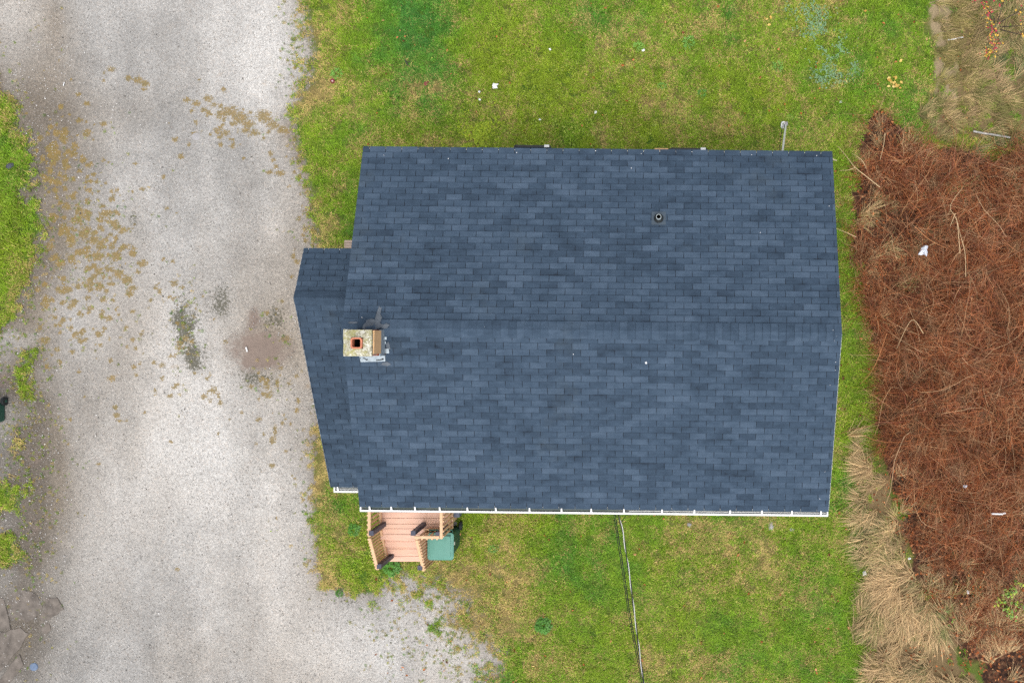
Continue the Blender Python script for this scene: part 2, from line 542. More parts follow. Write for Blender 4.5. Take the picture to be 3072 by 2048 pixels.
ML = [(560, 300, 18, 12), (590, 310, 20, 14), (625, 296, 22, 16), (640, 315, 18, 12), (610, 330, 16, 12), (575, 332, 10, 10), (660, 345, 24, 22), (690, 335, 34, 26), (720, 355, 38, 26),
      (745, 370, 34, 20), (655, 392, 20, 18), (700, 372, 16, 12), (765, 398, 24, 16), (735, 392, 18, 14), (790, 350, 34, 30), (820, 375, 28, 18), (850, 390, 28, 18), (523, 418, 14, 12),
      (567, 433, 10, 10), (543, 470, 15, 13), (662, 434, 11, 12), (812, 460, 13, 14), (820, 480, 12, 10), (828, 500, 10, 10), (808, 516, 16, 12), (840, 520, 22, 12), (588, 375, 7, 7),
      (333, 207, 17, 12), (385, 235, 14, 14), (415, 240, 20, 16), (435, 250, 18, 18), (430, 268, 14, 8), (597, 240, 8, 7), (490, 530, 10, 10), (820, 630, 8, 7), (500, 625, 12, 8),
      (225, 450, 13, 14), (262, 545, 12, 12), (290, 545, 12, 9), (350, 570, 14, 16), (398, 575, 9, 14), (265, 570, 14, 10), (320, 640, 32, 20), (345, 668, 22, 16), (300, 660, 18, 12),
      (375, 690, 30, 18), (400, 760, 22, 20), (350, 770, 26, 24), (300, 770, 30, 24), (255, 700, 28, 40), (215, 720, 26, 34), (230, 660, 30, 20), (190, 690, 24, 28), (280, 720, 24, 20),
      (355, 820, 30, 26), (385, 840, 34, 26), (400, 865, 28, 18), (390, 880, 26, 14), (300, 860, 28, 22), (330, 850, 16, 12), (420, 790, 16, 16), (205, 870, 24, 18), (180, 790, 26, 20),
      (225, 905, 22, 16), (240, 940, 18, 16), (270, 925, 20, 18), (190, 960, 16, 18), (180, 975, 12, 12), (240, 1020, 20, 18), (230, 1000, 16, 14), (252, 990, 16, 14), (300, 740, 20, 16),
      (150, 740, 22, 22), (170, 770, 18, 16), (140, 910, 12, 30), (205, 620, 20, 20), (160, 650, 20, 20), (262, 650, 16, 14), (180, 1085, 14, 14), (140, 1098, 13, 16), (310, 1055, 7, 7),
      (333, 1080, 14, 16), (362, 1012, 14, 7), (430, 1060, 8, 8), (420, 1090, 9, 12), (348, 1220, 16, 20), (352, 1245, 20, 18), (360, 1262, 18, 12), (382, 1260, 11, 9), (205, 1330, 12, 10),
      (622, 1135, 9, 10), (612, 1190, 16, 12), (640, 1170, 16, 18), (655, 1180, 10, 10), (800, 1150, 14, 24), (805, 1185, 18, 16), (832, 1150, 9, 22), (790, 1180, 12, 12), (895, 1200, 10, 16),
      (890, 1230, 10, 16), (825, 1290, 9, 28), (818, 1320, 14, 16), (815, 1395, 18, 8), (655, 1300, 9, 8), (532, 1706, 12, 10), (805, 1560, 8, 8), (830, 1555, 7, 9), (800, 1620, 6, 6),
      (575, 1025, 16, 12), (255, 1545, 8, 8), (530, 640, 8, 6), (420, 620, 5, 5), (340, 1040, 6, 5), (845, 905, 10, 9), (800, 945, 6, 6), (565, 915, 6, 6), (480, 875, 10, 14), (965, 1800, 6, 5), (355, 920, 8, 6)]
mr = random.Random(44)
ML = [(a, b, c_ * (.62 if a < 470 and b > 440 else .85), d_ * (.62 if a < 470 and b > 440 else .85)) for a, b, c_, d_ in ML]
for cx, cy, sx, sy, cnt in ((270, 760, 95, 150, 190), (190, 480, 75, 110, 90), (700, 365, 75, 40, 40), (250, 950, 60, 70, 40), (840, 1200, 60, 130, 30), (640, 1180, 40, 40, 10), (540, 950, 30, 120, 30), (400, 1150, 160, 120, 26), (960, 1420, 22, 130, 46), (900, 560, 30, 130, 36)):
    for _ in range(cnt):
        r_ = mr.uniform(3.5, 10) * (1.4 if mr.random() < .15 else 1)
        ML.append((mr.gauss(cx, sx), mr.gauss(cy, sy), r_ * mr.uniform(.8, 1.4), r_))
for px, py, rx, ry in ML:
    c = P(px, py)
    k = H / F
    m = (np.abs(gx - c.x) < 2.2 * rx * k) & (np.abs(gy - c.y) < 2.2 * ry * k)
    moss[m] = np.maximum(moss[m], 0.86 * np.exp(-(((gx[m] - c.x) / (rx * k)) ** 2 + ((gy[m] - c.y) / (ry * k)) ** 2) * 0.62))
moss += 0.10 * fbm(gx, gy, 6, 3, 71)
moss += 0.22 * blob(gx, gy, 260, 760, 140, 200) * (0.5 + fbm(gx, gy, 3.2, 3, 74)) + 0.3 * blob(gx, gy, 190, 480, 110, 180) * (0.6 + fbm(gx, gy, 3, 3, 75))
moss += 0.35 * blob(gx, gy, 980, 1450, 30, 220) + 0.45 * blob(gx, gy, 900, 400, 22, 30) + 0.42 * blob(gx, gy, 130, 900, 22, 60)
mud = 0.95 * blob(gx, gy, 762, 1052, 80, 55) + 0.7 * blob(gx, gy, 800, 1040, 75, 62) + 0.62 * blob(gx, gy, 760, 950, 24, 36)
mud += 0.62 * blob(gx, gy, 5, 1145, 42, 32) + 0.55 * blob(gx, gy, 110, 1600, 45, 80) * sstep(-0.5, 0.2, fbm(gx, gy, 2, 3, 77)) + 0.45 * blob(gx, gy, 100, 1380, 50, 100)
dark = 0.42 * blob(gx, gy, 540, 900, 34, 90) + 0.62 * blob(gx, gy, 560, 990, 40, 70) + 0.5 * blob(gx, gy, 575, 1090, 24, 60) + 0.22 * blob(gx, gy, 830, 960, 40, 60)
dark += 0.36 * blob(gx, gy, 540, 775, 18, 30) + 0.4 * blob(gx, gy, 430, 710, 26, 50) + 0.34 * blob(gx, gy, 780, 1110, 100, 40) + 0.16 * blob(gx, gy, 700, 870, 60, 80) + 0.34 * blob(gx, gy, 650, 1000, 60, 120)
dark += 0.3 * blob(gx, gy, 930, 130, 60, 160) + 0.34 * blob(gx, gy, 1330, 1850, 160, 150) + 0.30 * blob(gx, gy, 250, 700, 150, 200) + 0.26 * blob(gx, gy, 800, 1150, 250, 350) + 0.25 * blob(gx, gy, 50, 1950, 70, 110) + 0.3 * blob(gx, gy, 1000, 1800, 120, 50)
mud = mud * (.95 + .9 * fbm(gx, gy, 2.2, 4, 321))
dark = dark * (.75 + 1.6 * fbm(gx, gy, 1.7, 4, 331)) + .45 * blob(gx, gy, 400, 660, 14, 40) + .4 * blob(gx, gy, 460, 780, 20, 40) + .05 + .10 * fbm(gx, gy, 1.3, 3, 311)
gz = 0.03 * fbm(gx, gy, 0.6, 3, 81) + 0.012 * fbm(gx, gy, 3, 3, 84) + 0.010 * np.clip(moss, 0, 1) - 0.03 * np.clip(mud, 0, 1)
gz += np.where(a_sd > 0, 0.015, 0)
nyv, nxv = GX.shape
co = np.stack([gx, gy, gz], 1)
idx = np.arange(nxv * nyv).reshape(nyv, nxv)
quads = np.stack([idx[:-1, :-1], idx[:-1, 1:], idx[1:, 1:], idx[1:, :-1]], -1).reshape(-1, 4)
cls_v = np.zeros(len(gx), int)                                   # gravel
cls_v[sd_ragged > 0] = 1                                         # lawn
cls_v[(a_sd > 0) & (gx < P(600, 0).x)] = 2                       # verge across the drive
cls_v[thick > 0.5] = 3
cls_v[(straw > 0.5) & (cls_v != 3)] = 4
cls = cls_v[quads[:, 0]]
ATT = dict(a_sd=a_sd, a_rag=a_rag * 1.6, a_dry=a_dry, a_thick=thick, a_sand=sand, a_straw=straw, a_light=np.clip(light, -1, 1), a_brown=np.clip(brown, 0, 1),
           a_moss=np.clip(moss, 0, 1), a_mud=np.clip(mud, 0, 1), a_dark=np.clip(dark, 0, 1))


def np_mesh(name, co, quads, mat, att=None, smooth=True):
    me = bpy.data.meshes.new(name)
    me.vertices.add(len(co))
    me.vertices.foreach_set('co', co.astype(np.float32).ravel())
    k = quads.shape[1]
    me.loops.add(quads.size)
    me.loops.foreach_set('vertex_index', quads.astype(np.int32).ravel())
    me.polygons.add(len(quads))
    me.polygons.foreach_set('loop_start', np.arange(0, quads.size, k, dtype=np.int32))
    me.polygons.foreach_set('use_smooth', np.full(len(quads), smooth))
    for n, v in (att or {}).items():
        a = me.attributes.new(n, 'FLOAT', 'POINT' if len(v) == len(co) else 'FACE')
        a.data.foreach_set('value', v.astype(np.float32))
    me.materials.append(mat)
    me.update(calc_edges=True)
    return me


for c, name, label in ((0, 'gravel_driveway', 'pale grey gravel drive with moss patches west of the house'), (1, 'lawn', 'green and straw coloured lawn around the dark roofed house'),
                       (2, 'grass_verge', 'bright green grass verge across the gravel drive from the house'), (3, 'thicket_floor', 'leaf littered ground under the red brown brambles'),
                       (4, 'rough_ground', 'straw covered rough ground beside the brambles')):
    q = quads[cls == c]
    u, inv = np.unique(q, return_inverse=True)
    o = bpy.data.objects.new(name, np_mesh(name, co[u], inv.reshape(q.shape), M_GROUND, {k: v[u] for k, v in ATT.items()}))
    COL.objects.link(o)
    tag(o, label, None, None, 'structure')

# ------------------------------------------------------------------ house
M_SHIN = None


def shingle_material():
    t = NT("asphalt_shingle")
    p = t.geo()
    tone = t.attr('tone')
    n = t.noise(t.stretch(p, (1.0, 1.7, 1.7)), 1.9, 4, 0.6)
    n2 = t.noise(t.stretch(p, (1, 2.4, 2.4)), 5.0, 2, 0.5)
    f = t.math('ADD', t.math('MULTIPLY', tone, 0.42), t.math('MULTIPLY', t.rng(n, .3, .7), 0.38))
    f = t.math('ADD', f, t.math('MULTIPLY', t.rng(n2, .3, .7), 0.24))
    c = t.ramp(f, [(0.0, (0.012, 0.016, 0.024)), (0.12, (0.025, 0.041, 0.064)), (0.5, (0.041, 0.066, 0.101)), (0.95, (0.068, 0.101, 0.147))])
    g = t.voro(p, 260)
    s = t.t.nodes.new("ShaderNodeSeparateColor"); t.set(s.inputs[0], g)
    c = t.scale(c, t.rng(s.outputs[0], 0, 1, 0.82, 1.2))
    dirt = t.noise(p, 0.9, 5, 0.7)
    c = t.mix(t.rng(dirt, .58, .78, 0, .22), c, (0.085, 0.10, 0.10))
    t.bump(s.outputs[1], 0.3, 0.002)
    return t.done(c, 0.9, 0.2)


M_SHIN = shingle_material()
M_DECK = simple("roof_felt", (0.022, 0.028, 0.04), 0.95, 0.2, 5)
M_WHITE = simple("white_painted_metal", (0.80, 0.81, 0.80), 0.45, 0.06, 6, dirt=(0.55, 0.55, 0.5), dirt_amt=0.35)
M_SIDING = simple("pale_siding", (0.55, 0.56, 0.55), 0.6, 0.06, 3, dirt=(0.4, 0.4, 0.36), dirt_amt=0.3)
M_CONC = simple("foundation_block", (0.3, 0.29, 0.28), 0.9, 0.2, 5, bump=0.004)
M_GLASS = simple("window_glass", (0.03, 0.04, 0.045), 0.08, 0.1, 2, spec=0.6)
M_DARKFR = simple("dark_window_frame", (0.03, 0.034, 0.036), 0.5, 0.2, 9)
M_BRICK = simple("red_brick", (0.26, 0.085, 0.05), 0.9, 0.35, 14, bump=0.003)
M_MORTAR = simple("grey_mortar", (0.32, 0.30, 0.27), 0.95, 0.2, 20)
M_TERRA = simple("terracotta_flue", (0.52, 0.19, 0.11), 0.75, 0.18, 18, dirt=(0.32, 0.14, 0.09))
M_SOOT = simple("flue_soot", (0.004, 0.0035, 0.003), 0.95, 0.3, 9)
M_TAN = simple("raw_pine_board", (0.66, 0.42, 0.22), 0.7, 0.18, 9, stretch=(6, 1, 1), dirt=(0.5, 0.32, 0.17))
M_GALV = simple("galvanised_flashing", (0.36, 0.42, 0.46), 0.5, 0.3, 14, metal=0.4, dirt=(0.13, 0.17, 0.20), dirt_amt=0.6)
M_RUBBER = simple("black_rubber", (0.022, 0.026, 0.028), 0.65, 0.2, 14)
M_PIPE = simple("grey_vent_pipe", (0.38, 0.43, 0.44), 0.5, 0.15, 14)


def crown_material():
    t = NT("mossy_concrete_cap")
    p = t.objc()
    v = t.voro(p, 42)
    s = t.t.nodes.new("ShaderNodeSeparateColor"); t.set(s.inputs[0], v)
    c = t.ramp(s.outputs[0], [(0, (0.26, 0.24, 0.17)), (0.5, (0.42, 0.40, 0.31)), (1, (0.66, 0.65, 0.57))])
    m = t.rng(t.noise(p, 9, 4, .7), .44, .62, 0, .8)
    c = t.mix(m, c, (0.33, 0.31, 0.11))
    t.bump(s.outputs[1], .8, .006)
    return t.done(c, .95, .2)


M_CROWN = crown_material()

YAW = -0.0105
HC = Vector((-1.153, 0.056, 0.0))
house = thing('house', HC, 'single storey house with dark blue grey shingled gable roof and brick chimney', 'house', rz=YAW)
HM = Matrix.Translation(HC) @ Matrix.Rotation(YAW, 4, 'Z')
HI = HM.inverted()
ZE, ZR = 3.60, 4.61
VN, VS = 3.38, -3.33
UL, UR = -4.40, 4.42
SZR, SZN, SZS = 3.50, 3.06, 1.55
SU, SV, SVN, SVS = -5.72, 0.56, 1.516, -3.34


def L(px, py, z):
    return HI @ P(px, py, z)


def roofz(v):
    return ZR - (ZR - ZE) * (v / VN if v > 0 else v / VS)


def sroofz(v):
    return SZR - (SZR - SZN) * (v - SV) / (SVN - SV) if v > SV else SZR - (SZR - SZS) * (SV - v) / (SV - SVS)


# walls and foundation (local coordinates)
def gable_wall(u0, u1, v0, v1, zf, mid, zmid, cat):
    w = MB()
    vs, t = [], 0.13
    # long walls
    w.box(((u0 + u1) / 2, v1 - t / 2, (0.45 + zf(v1) - .16) / 2), (u1 - u0, t, zf(v1) - .16 - 0.45))
    return w


def wall_prof(u, prof, thick, name='wall'):
    m = MB()
    n = len(prof)
    a = [Vector((u, v, z)) for v, z in prof]
    b = [Vector((u + thick, v, z)) for v, z in prof]
    m.add(a + b, [tuple(range(n)), tuple(range(2 * n - 1, n - 1, -1))] + [(i, n + i, n + (i + 1) % n, (i + 1) % n) for i in range(n)])
    o = m.obj(name, M_SIDING, house)
    return o


wv0, wv1, wu0, wu1 = -2.98, 3.04, -4.16, 4.16
for u, th in ((wu0, .14), (wu1 - .14, .14)):
    wall_prof(u, [(wv0, .5), (wv1, .5), (wv1, roofz(wv1) - .15), (0, ZR - .15), (wv0, roofz(wv0) - .15)], th)
for v, th in ((wv0, .14), (wv1 - .14, .14)):
    zt = roofz(v if v < 0 else wv1) - .16
    MB().box((0, v + th / 2, (.5 + zt) / 2), (wu1 - wu0 - .29, th, zt - .5)).obj('wall', M_SIDING, house)
MB().box((0, 0.03, .25), (8.26, 5.96, .5)).obj('foundation', M_CONC, house)
# horizontal siding laps as a single set of grooves per long wall
# stair bay to the west
wall_prof(SU + .16, [(SVS + .2, 0), (SVN - .2, 0), (SVN - .2, sroofz(SVN - .2) - .12), (SV, SZR - .12), (SVS + .2, sroofz(SVS + .2) - .12)], .12)
for v in (SVN - .32, SVS + .2):
    zt = min(sroofz(v), sroofz(v + .12)) - .13
    MB().box(((SU + .28 + wu0) / 2 - .005, v + .06, zt / 2), (wu0 - SU - .29, .12, zt)).obj('wall', M_SIDING, house)


def window(c, w, h, axis, name='window'):
    """closed window: frame ring, pane, mullion; axis = outward direction ('s','n','e')"""
    c = Vector(c)
    ax = {'s': Vector((0, -1, 0)), 'n': Vector((0, 1, 0)), 'e': Vector((1, 0, 0))}[axis]
    sd = Vector((1, 0, 0)) if axis in 'sn' else Vector((0, 1, 0))
    fr = MB()
    q = lambda du, dz, su, sz, d: fr.box(c + sd * du + Vector((0, 0, dz)) + ax * .02, tuple(abs(x) for x in (sd * su + ax * d + Vector((0, 0, sz)))))
    q(0, h / 2, w + .12, .07, .07); q(0, -h / 2, w + .16, .07, .1)
    q(-w / 2, 0, .06, h - .08, .07); q(w / 2, 0, .06, h - .08, .07); q(0, 0, w - .07, .045, .06)
    f = fr.obj(name, M_WHITE, house)
    MB().box(c + ax * .008, tuple(abs(x) for x in (sd * (w - .03) + ax * .012 + Vector((0, 0, h - .03))))).obj('pane', M_GLASS, f)


for u in (-1.3, 2.7):
    window((u, wv0, 2.1), 1.1, 1.1, 's')
window((wu1, 0.6, 2.1), 1.0, 1.1, 'e')
d = MB().box((-3.9 + .35, wv0 - .02, 1.75), (.92, .05, 2.05)).obj('door', M_WHITE, house)
MB().lathe((-3.9 + .7, wv0 - .09, 1.7), [(0.0, -.03), (.03, -.03), (.03, .03), (0, .03)], 10).obj('handle', M_GALV, d)

# open awning windows on the back wall, seen past the eave
for x0, x1, prop in ((1546, 1650, False), (2012, 2118, True)):
    a, b = L(x0, 438, 2.25), L(x1, 441, 2.25)
    if prop:
        a, b = L(x0, 446, 2.25), L(x1, 450, 2.25)
    ua, ub, vo = a.x, b.x, (a.y + b.y) / 2
    fr = MB()
    zt = 2.62
    for u in (ua - .03, ub + .03):
        fr.box((u, wv1 + .02, 2.15), (.06, .08, 1.0))
    fr.box(((ua + ub) / 2, wv1 + .02, 2.68), (ub - ua + .12, .08, .07))
    fr.box(((ua + ub) / 2, wv1 + .03, 1.62), (ub - ua + .16, .12, .07))
    f = fr.obj('window', M_WHITE, house)
    sash = MB()
    top0, bot0 = Vector((ua, wv1 + .03, zt)), Vector((ua, vo, 2.25))
    top1, bot1 = Vector((ub, wv1 + .03, zt)), Vector((ub, vo, 2.25))
    sash.beam(bot0, bot1, .045, .05); sash.beam(top0, top1, .045, .05)
    sash.beam(top0, bot0, .045, .05); sash.beam(top1, bot1, .045, .05)
    sash.obj('sash', M_DARKFR, f)
    dz = Vector((0, 0, -.012))
    MB().add([top0 + dz, top1 + dz, bot1 + dz, bot0 + dz, top0 + dz * 2, top1 + dz * 2, bot1 + dz * 2, bot0 + dz * 2], [(0, 1, 2, 3), (7, 6, 5, 4), (0, 4, 5, 1), (1, 5, 6, 2), (2, 6, 7, 3), (3, 7, 4, 0)]).obj('pane', M_GLASS, f)
    MB().box(bot1 + Vector((-.06, .0, .045)), (.10, .05, .03)).obj('latch', M_WHITE, f)
    if prop:
        MB().box((ua - .19, vo - .03, 2.28), (.28, .07, .05)).obj('sill_board', M_TAN, f)

# roof decks
S_LEN = {}
roof = MB()


def slab(m, quad, th):
    n = (Vector(quad[1]) - Vector(quad[0])).cross(Vector(quad[3]) - Vector(quad[0])).normalized()
    if n.z < 0: n = -n
    q = [Vector(p) for p in quad]
    lo = [p - n * th for p in q]
    m.add(q + lo, [(0, 1, 2, 3), (7, 6, 5, 4), (0, 4, 5, 1), (1, 5, 6, 2), (2, 6, 7, 3), (3, 7, 4, 0)])


slab(roof, [(UL + .012, VS + .012, ZE), (UR - .012, VS + .012, ZE), (UR - .012, 0, ZR), (UL + .012, 0, ZR)], .12)
slab(roof, [(UR - .012, VN - .012, ZE), (UL + .012, VN - .012, ZE), (UL + .012, 0.001, ZR), (UR - .012, 0.001, ZR)], .12)
roof_o = roof.obj('roof', M_DECK, house)
sroof = MB()
SUE = wu0 - .01
slab(sroof, [(SU + .012, SVS + .012, SZS), (SUE, SVS + .012, SZS), (SUE, SV, SZR), (SU + .012, SV, SZR)], .09)
slab(sroof, [(SUE, SVN - .012, SZN), (SU + .012, SVN - .012, SZN), (SU + .012, SV + .001, SZR), (SUE, SV + .001, SZR)], .09)
sroof_o = sroof.obj('bay_roof', M_DECK, house)

# trim boards along the rakes and the eaves
tr = MB()
for u, s in ((UL, -1), (UR, 1)):
    for v in (VS, VN):
        w_ = .006 if (u > 0 and v < 0) else -.006
        tr.beam((u + s * (w_ - .011), v, ZE - .062), (u + s * (w_ - .011), 0, ZR - .062), .022, .11)
tr.beam((UL, VN - .005, ZE - .06), (UR, VN - .005, ZE - .06), .02, .11)
tr.beam((UL, VS + .02, ZE - .07), (UR, VS + .02, ZE - .07), .02, .13)
tr.obj('fascia', M_WHITE, house)
tr = MB()
for v, z in ((SVS, SZS), (SVN, SZN)):
    tr.beam((SU + .006, v, z - .052), (SU + .006, SV, SZR - .052), .026, .09)
tr.beam((SU, SVN + .003, SZN - .045), (UL + .05, SVN + .003, SZN - .045), .026, .09)
tr.obj('fascia', M_WHITE, house)

# shingles
TAB, EXP = 0.303, 0.1213
GAP = 0.011
tones = [i / 11 for i in range(12)]
tab_mesh = {}


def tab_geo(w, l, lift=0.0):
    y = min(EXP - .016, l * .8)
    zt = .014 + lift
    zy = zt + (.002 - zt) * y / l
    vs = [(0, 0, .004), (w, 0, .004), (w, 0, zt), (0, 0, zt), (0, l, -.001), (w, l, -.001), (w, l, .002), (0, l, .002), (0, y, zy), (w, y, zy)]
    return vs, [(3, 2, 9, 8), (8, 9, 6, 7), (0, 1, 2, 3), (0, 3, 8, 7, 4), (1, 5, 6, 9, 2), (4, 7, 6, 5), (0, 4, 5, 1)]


N_IND = [0]


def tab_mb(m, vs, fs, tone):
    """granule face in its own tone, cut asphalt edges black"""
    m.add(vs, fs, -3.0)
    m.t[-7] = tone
    m.t[-6] = tone * .5 - .30  # dark granule band paints in the shadow line below the next course
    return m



def shingle_slope(parent, o, a, b, length, slen, near_ridge_rows, off0, seed):
    """o: lower left corner (local), a: unit along the eave, b: unit up the slope"""
    rnd = random.Random(seed)
    o, a, b = Vector(o), Vector(a).normalized(), Vector(b).normalized()
    n = a.cross(b).normalized()
    mat = Matrix((a, b, n)).transposed()
    rows = int(slen / EXP)
    rest = MB()
    for r in range(rows + 1):
        s0 = r * EXP
        if s0 > slen - 0.02:
            break
        l = min(EXP + .04, slen - s0)
        x = -((off0 + (r % 2) * 0.5) % 1.0) * TAB + rnd.uniform(-.004, .004)
        run = rnd.random()
        s0 += rnd.uniform(-.003, .003)
        while x < length:
            x0, x1 = max(x + GAP / 2, 0), min(x + TAB - GAP / 2, length)
            x += TAB
            if x1 - x0 < .02:
                continue
            if rnd.random() < .8:
                run = rnd.random()
            tn = min(range(12), key=lambda i: abs(tones[i] - min(max(run + rnd.uniform(-.15, .15), 0), 1)))
            org = o + a * x0 + b * s0
            full = (x1 - x0) > TAB - GAP - .001 and l > EXP + .03
            if r >= rows - near_ridge_rows and r < rows:
                if full:
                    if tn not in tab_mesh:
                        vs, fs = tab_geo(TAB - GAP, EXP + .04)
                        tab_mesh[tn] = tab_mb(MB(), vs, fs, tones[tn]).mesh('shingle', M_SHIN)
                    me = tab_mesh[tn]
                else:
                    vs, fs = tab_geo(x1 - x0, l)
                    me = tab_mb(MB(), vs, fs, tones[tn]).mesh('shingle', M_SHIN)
                ob = bpy.data.objects.new('shingle', me)
                COL.objects.link(ob)
                ob.parent = parent
                ob.matrix_local = Matrix.Translation(org) @ mat.to_4x4()
                N_IND[0] += 1
            else:
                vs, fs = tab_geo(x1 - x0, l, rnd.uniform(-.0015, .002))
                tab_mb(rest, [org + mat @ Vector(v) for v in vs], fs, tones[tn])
    return rest


nS = math.hypot(VS, ZR - ZE)
nN = math.hypot(VN, ZR - ZE)
rest = shingle_slope(roof_o, (UL, VS - .03, ZE - .009), (1, 0, 0), (0, -VS, ZR - ZE), UR - UL, nS + .03, 5, 0.62, 5)
rest_n = shingle_slope(roof_o, (UR, VN + .03, ZE - .009), (-1, 0, 0), (0, -VN, ZR - ZE), UR - UL, nN + .03, 4, 0.30, 6)
rest.v and None
off = len(rest.v)
rest.v += rest_n.v
rest.f += [tuple(i + off for i in f) for f in rest_n.f]
rest.t += rest_n.t
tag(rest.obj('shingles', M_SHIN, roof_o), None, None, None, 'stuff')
sS = math.hypot(SV - SVS, SZR - SZS)
sN = math.hypot(SVN - SV, SZR - SZN)
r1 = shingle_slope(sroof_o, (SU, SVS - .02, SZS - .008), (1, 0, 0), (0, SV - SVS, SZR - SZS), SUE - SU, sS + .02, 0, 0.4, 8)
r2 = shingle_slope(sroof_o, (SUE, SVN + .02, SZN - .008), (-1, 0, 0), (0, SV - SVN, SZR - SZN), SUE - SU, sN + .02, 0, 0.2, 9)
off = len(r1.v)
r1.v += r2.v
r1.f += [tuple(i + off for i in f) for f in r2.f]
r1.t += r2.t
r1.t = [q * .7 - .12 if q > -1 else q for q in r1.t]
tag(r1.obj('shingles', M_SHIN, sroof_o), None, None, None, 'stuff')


def ridge_caps(parent, u0, u1, v, zr, sl_n, sl_s, half, pitch, seed, tmul=1.0):
    rnd = random.Random(seed)
    k = int((u1 - u0) / pitch)
    pitch = (u1 - u0) / k
    for i in range(k):
        m = MB()
        ov = .05 if i < k - 1 else 0
        hf = half + rnd.uniform(-.004, .004)
        prof = [(hf, -hf * sl_n), (hf * .45, -hf * .45 * sl_n + .004), (0, .006), (-hf * .45, -hf * .45 * sl_s + .004), (-hf, -hf * sl_s)]
        vs = []
        for uu, h in ((.004, .030), (pitch + ov, .012)):
            for dv, dz in prof:
                vs.append((uu, dv, dz + h))
            for dv, dz in prof:
                vs.append((uu, dv, dz + h - .008))
        fs = []
        for j in range(4):
            fs += [(j, j + 1, 11 + j, 10 + j), (5 + j, 15 + j, 16 + j, 6 + j), (j, 5 + j, 6 + j, j + 1), (10 + j, 11 + j, 16 + j, 15 + j)]
        fs += [(0, 10, 15, 5), (4, 9, 19, 14)]
        m.add(vs, fs, (.9 if tmul == 1 and 3 < i < 9 else rnd.uniform(.15, .8)) * tmul)
        for j in range(4):
            m.t[4 * j + 2] = -3.0
        o = m.obj('ridge_cap', M_SHIN, parent, (0, 0, 0))
        o.location = (u0 + i * pitch, v, zr)


ridge_caps(roof_o, UL, UR, 0, ZR, (ZR - ZE) / VN, (ZR - ZE) / -VS, .152, .139, 3)
ridge_caps(sroof_o, SU, SUE, SV, SZR, (SZR - SZN) / (SVN - SV), (SZR - SZS) / (SV - SVS), .135, .136, 4, .5)

# gutters
M_SLUDGE = simple("wet_gutter_silt", (0.055, 0.085, 0.075), 0.35, 0.4, 7, dirt=(0.14, 0.13, 0.1))
M_GUTIN = simple("gutter_inside", (0.30, 0.32, 0.31), 0.5, 0.35, 5, dirt=(0.07, 0.09, 0.08), dirt_amt=0.8, stretch=(0.3, 1, 1))


def gutter(u0, u1, v, z, w, hangers, sludge_u):
    g = MB()
    t = .004
    n = 1
    vb, vf = v, v - w                       # back and front
    g.box(((u0 + u1) / 2, vb, z - .05), (u1 - u0, .008, .09))
    g.box(((u0 + u1) / 2, (vb + vf) / 2, z - .096), (u1 - u0, w, .008))
    g.beam((u0, vf, z - .092), (u1, vf - .012, z - .01), .001, .001)
    g.add([(u0, vf, z - .10), (u1, vf, z - .10), (u1, vf - .02, z), (u0, vf - .02, z), (u0, vf + .006, z - .10), (u1, vf + .006, z - .10), (u1, vf - .012, z), (u0, vf - .012, z)],
          [(0, 1, 2, 3), (7, 6, 5, 4), (3, 2, 6, 7), (0, 4, 5, 1), (0, 3, 7, 4), (1, 5, 6, 2)])
    g.box(((u0 + u1) / 2, vf - .004, z + .004), (u1 - u0, .034, .012))
    for u in (u0 + .012, u1 - .012):
        g.box((u, (vb + vf) / 2 - .002, z - .04), (.026, w - .03, .10))
    go = g.obj('gutter', M_WHITE, house)
    MB().box(((u0 + u1) / 2, (vb + vf) / 2, z - .086), (u1 - u0 - .06, w - .025, .008)).obj('gutter_floor', M_GUTIN, go)
    if sludge_u > u0:
        MB().box(((u0 + sludge_u) / 2, (vb + vf) / 2, z - .06), (sludge_u - u0 - .06, w - .03, .03)).obj('silt', M_SLUDGE, go)
    MB().box(((max(sludge_u, u0) + u1) / 2, vf + .038, z - .03), (u1 - max(sludge_u, u0) - .08, .009, .01)).obj('inner_lip', M_WHITE, go)
    for u in hangers:
        h = MB()
        h.add([(u - .017, vf + .012, z + .013), (u + .017, vf + .012, z + .013), (u + .012, vb - .012, z + .044), (u - .012, vb - .012, z + .044),
               (u - .017, vf + .012, z + .003), (u + .017, vf + .012, z + .003), (u + .012, vb - .012, z + .032), (u - .012, vb - .012, z + .032)],
              [(0, 1, 2, 3), (7, 6, 5, 4), (0, 4, 5, 1), (1, 5, 6, 2), (2, 6, 7, 3), (3, 7, 4, 0)])
        h.obj('gutter_bracket', M_WHITE, go)
    return go


zg = ZE - .02
gutter(L(1080, 1528, zg).x, L(2484, 1546, zg).x, VS - .003, zg, .098,
       [L(x, 1530, zg).x for x in (1110, 1175, 1246, 1320, 1403, 1488, 1589, 1685, 1774, 1872, 1986, 2083, 2190, 2285, 2375, 2462)], L(1880, 1530, zg).x)
gutter(L(1001, 1465, SZS).x, L(1077, 1465, SZS).x, SVS - .003, SZS - .01, .115, [L(1014, 1465, SZS).x], -99)

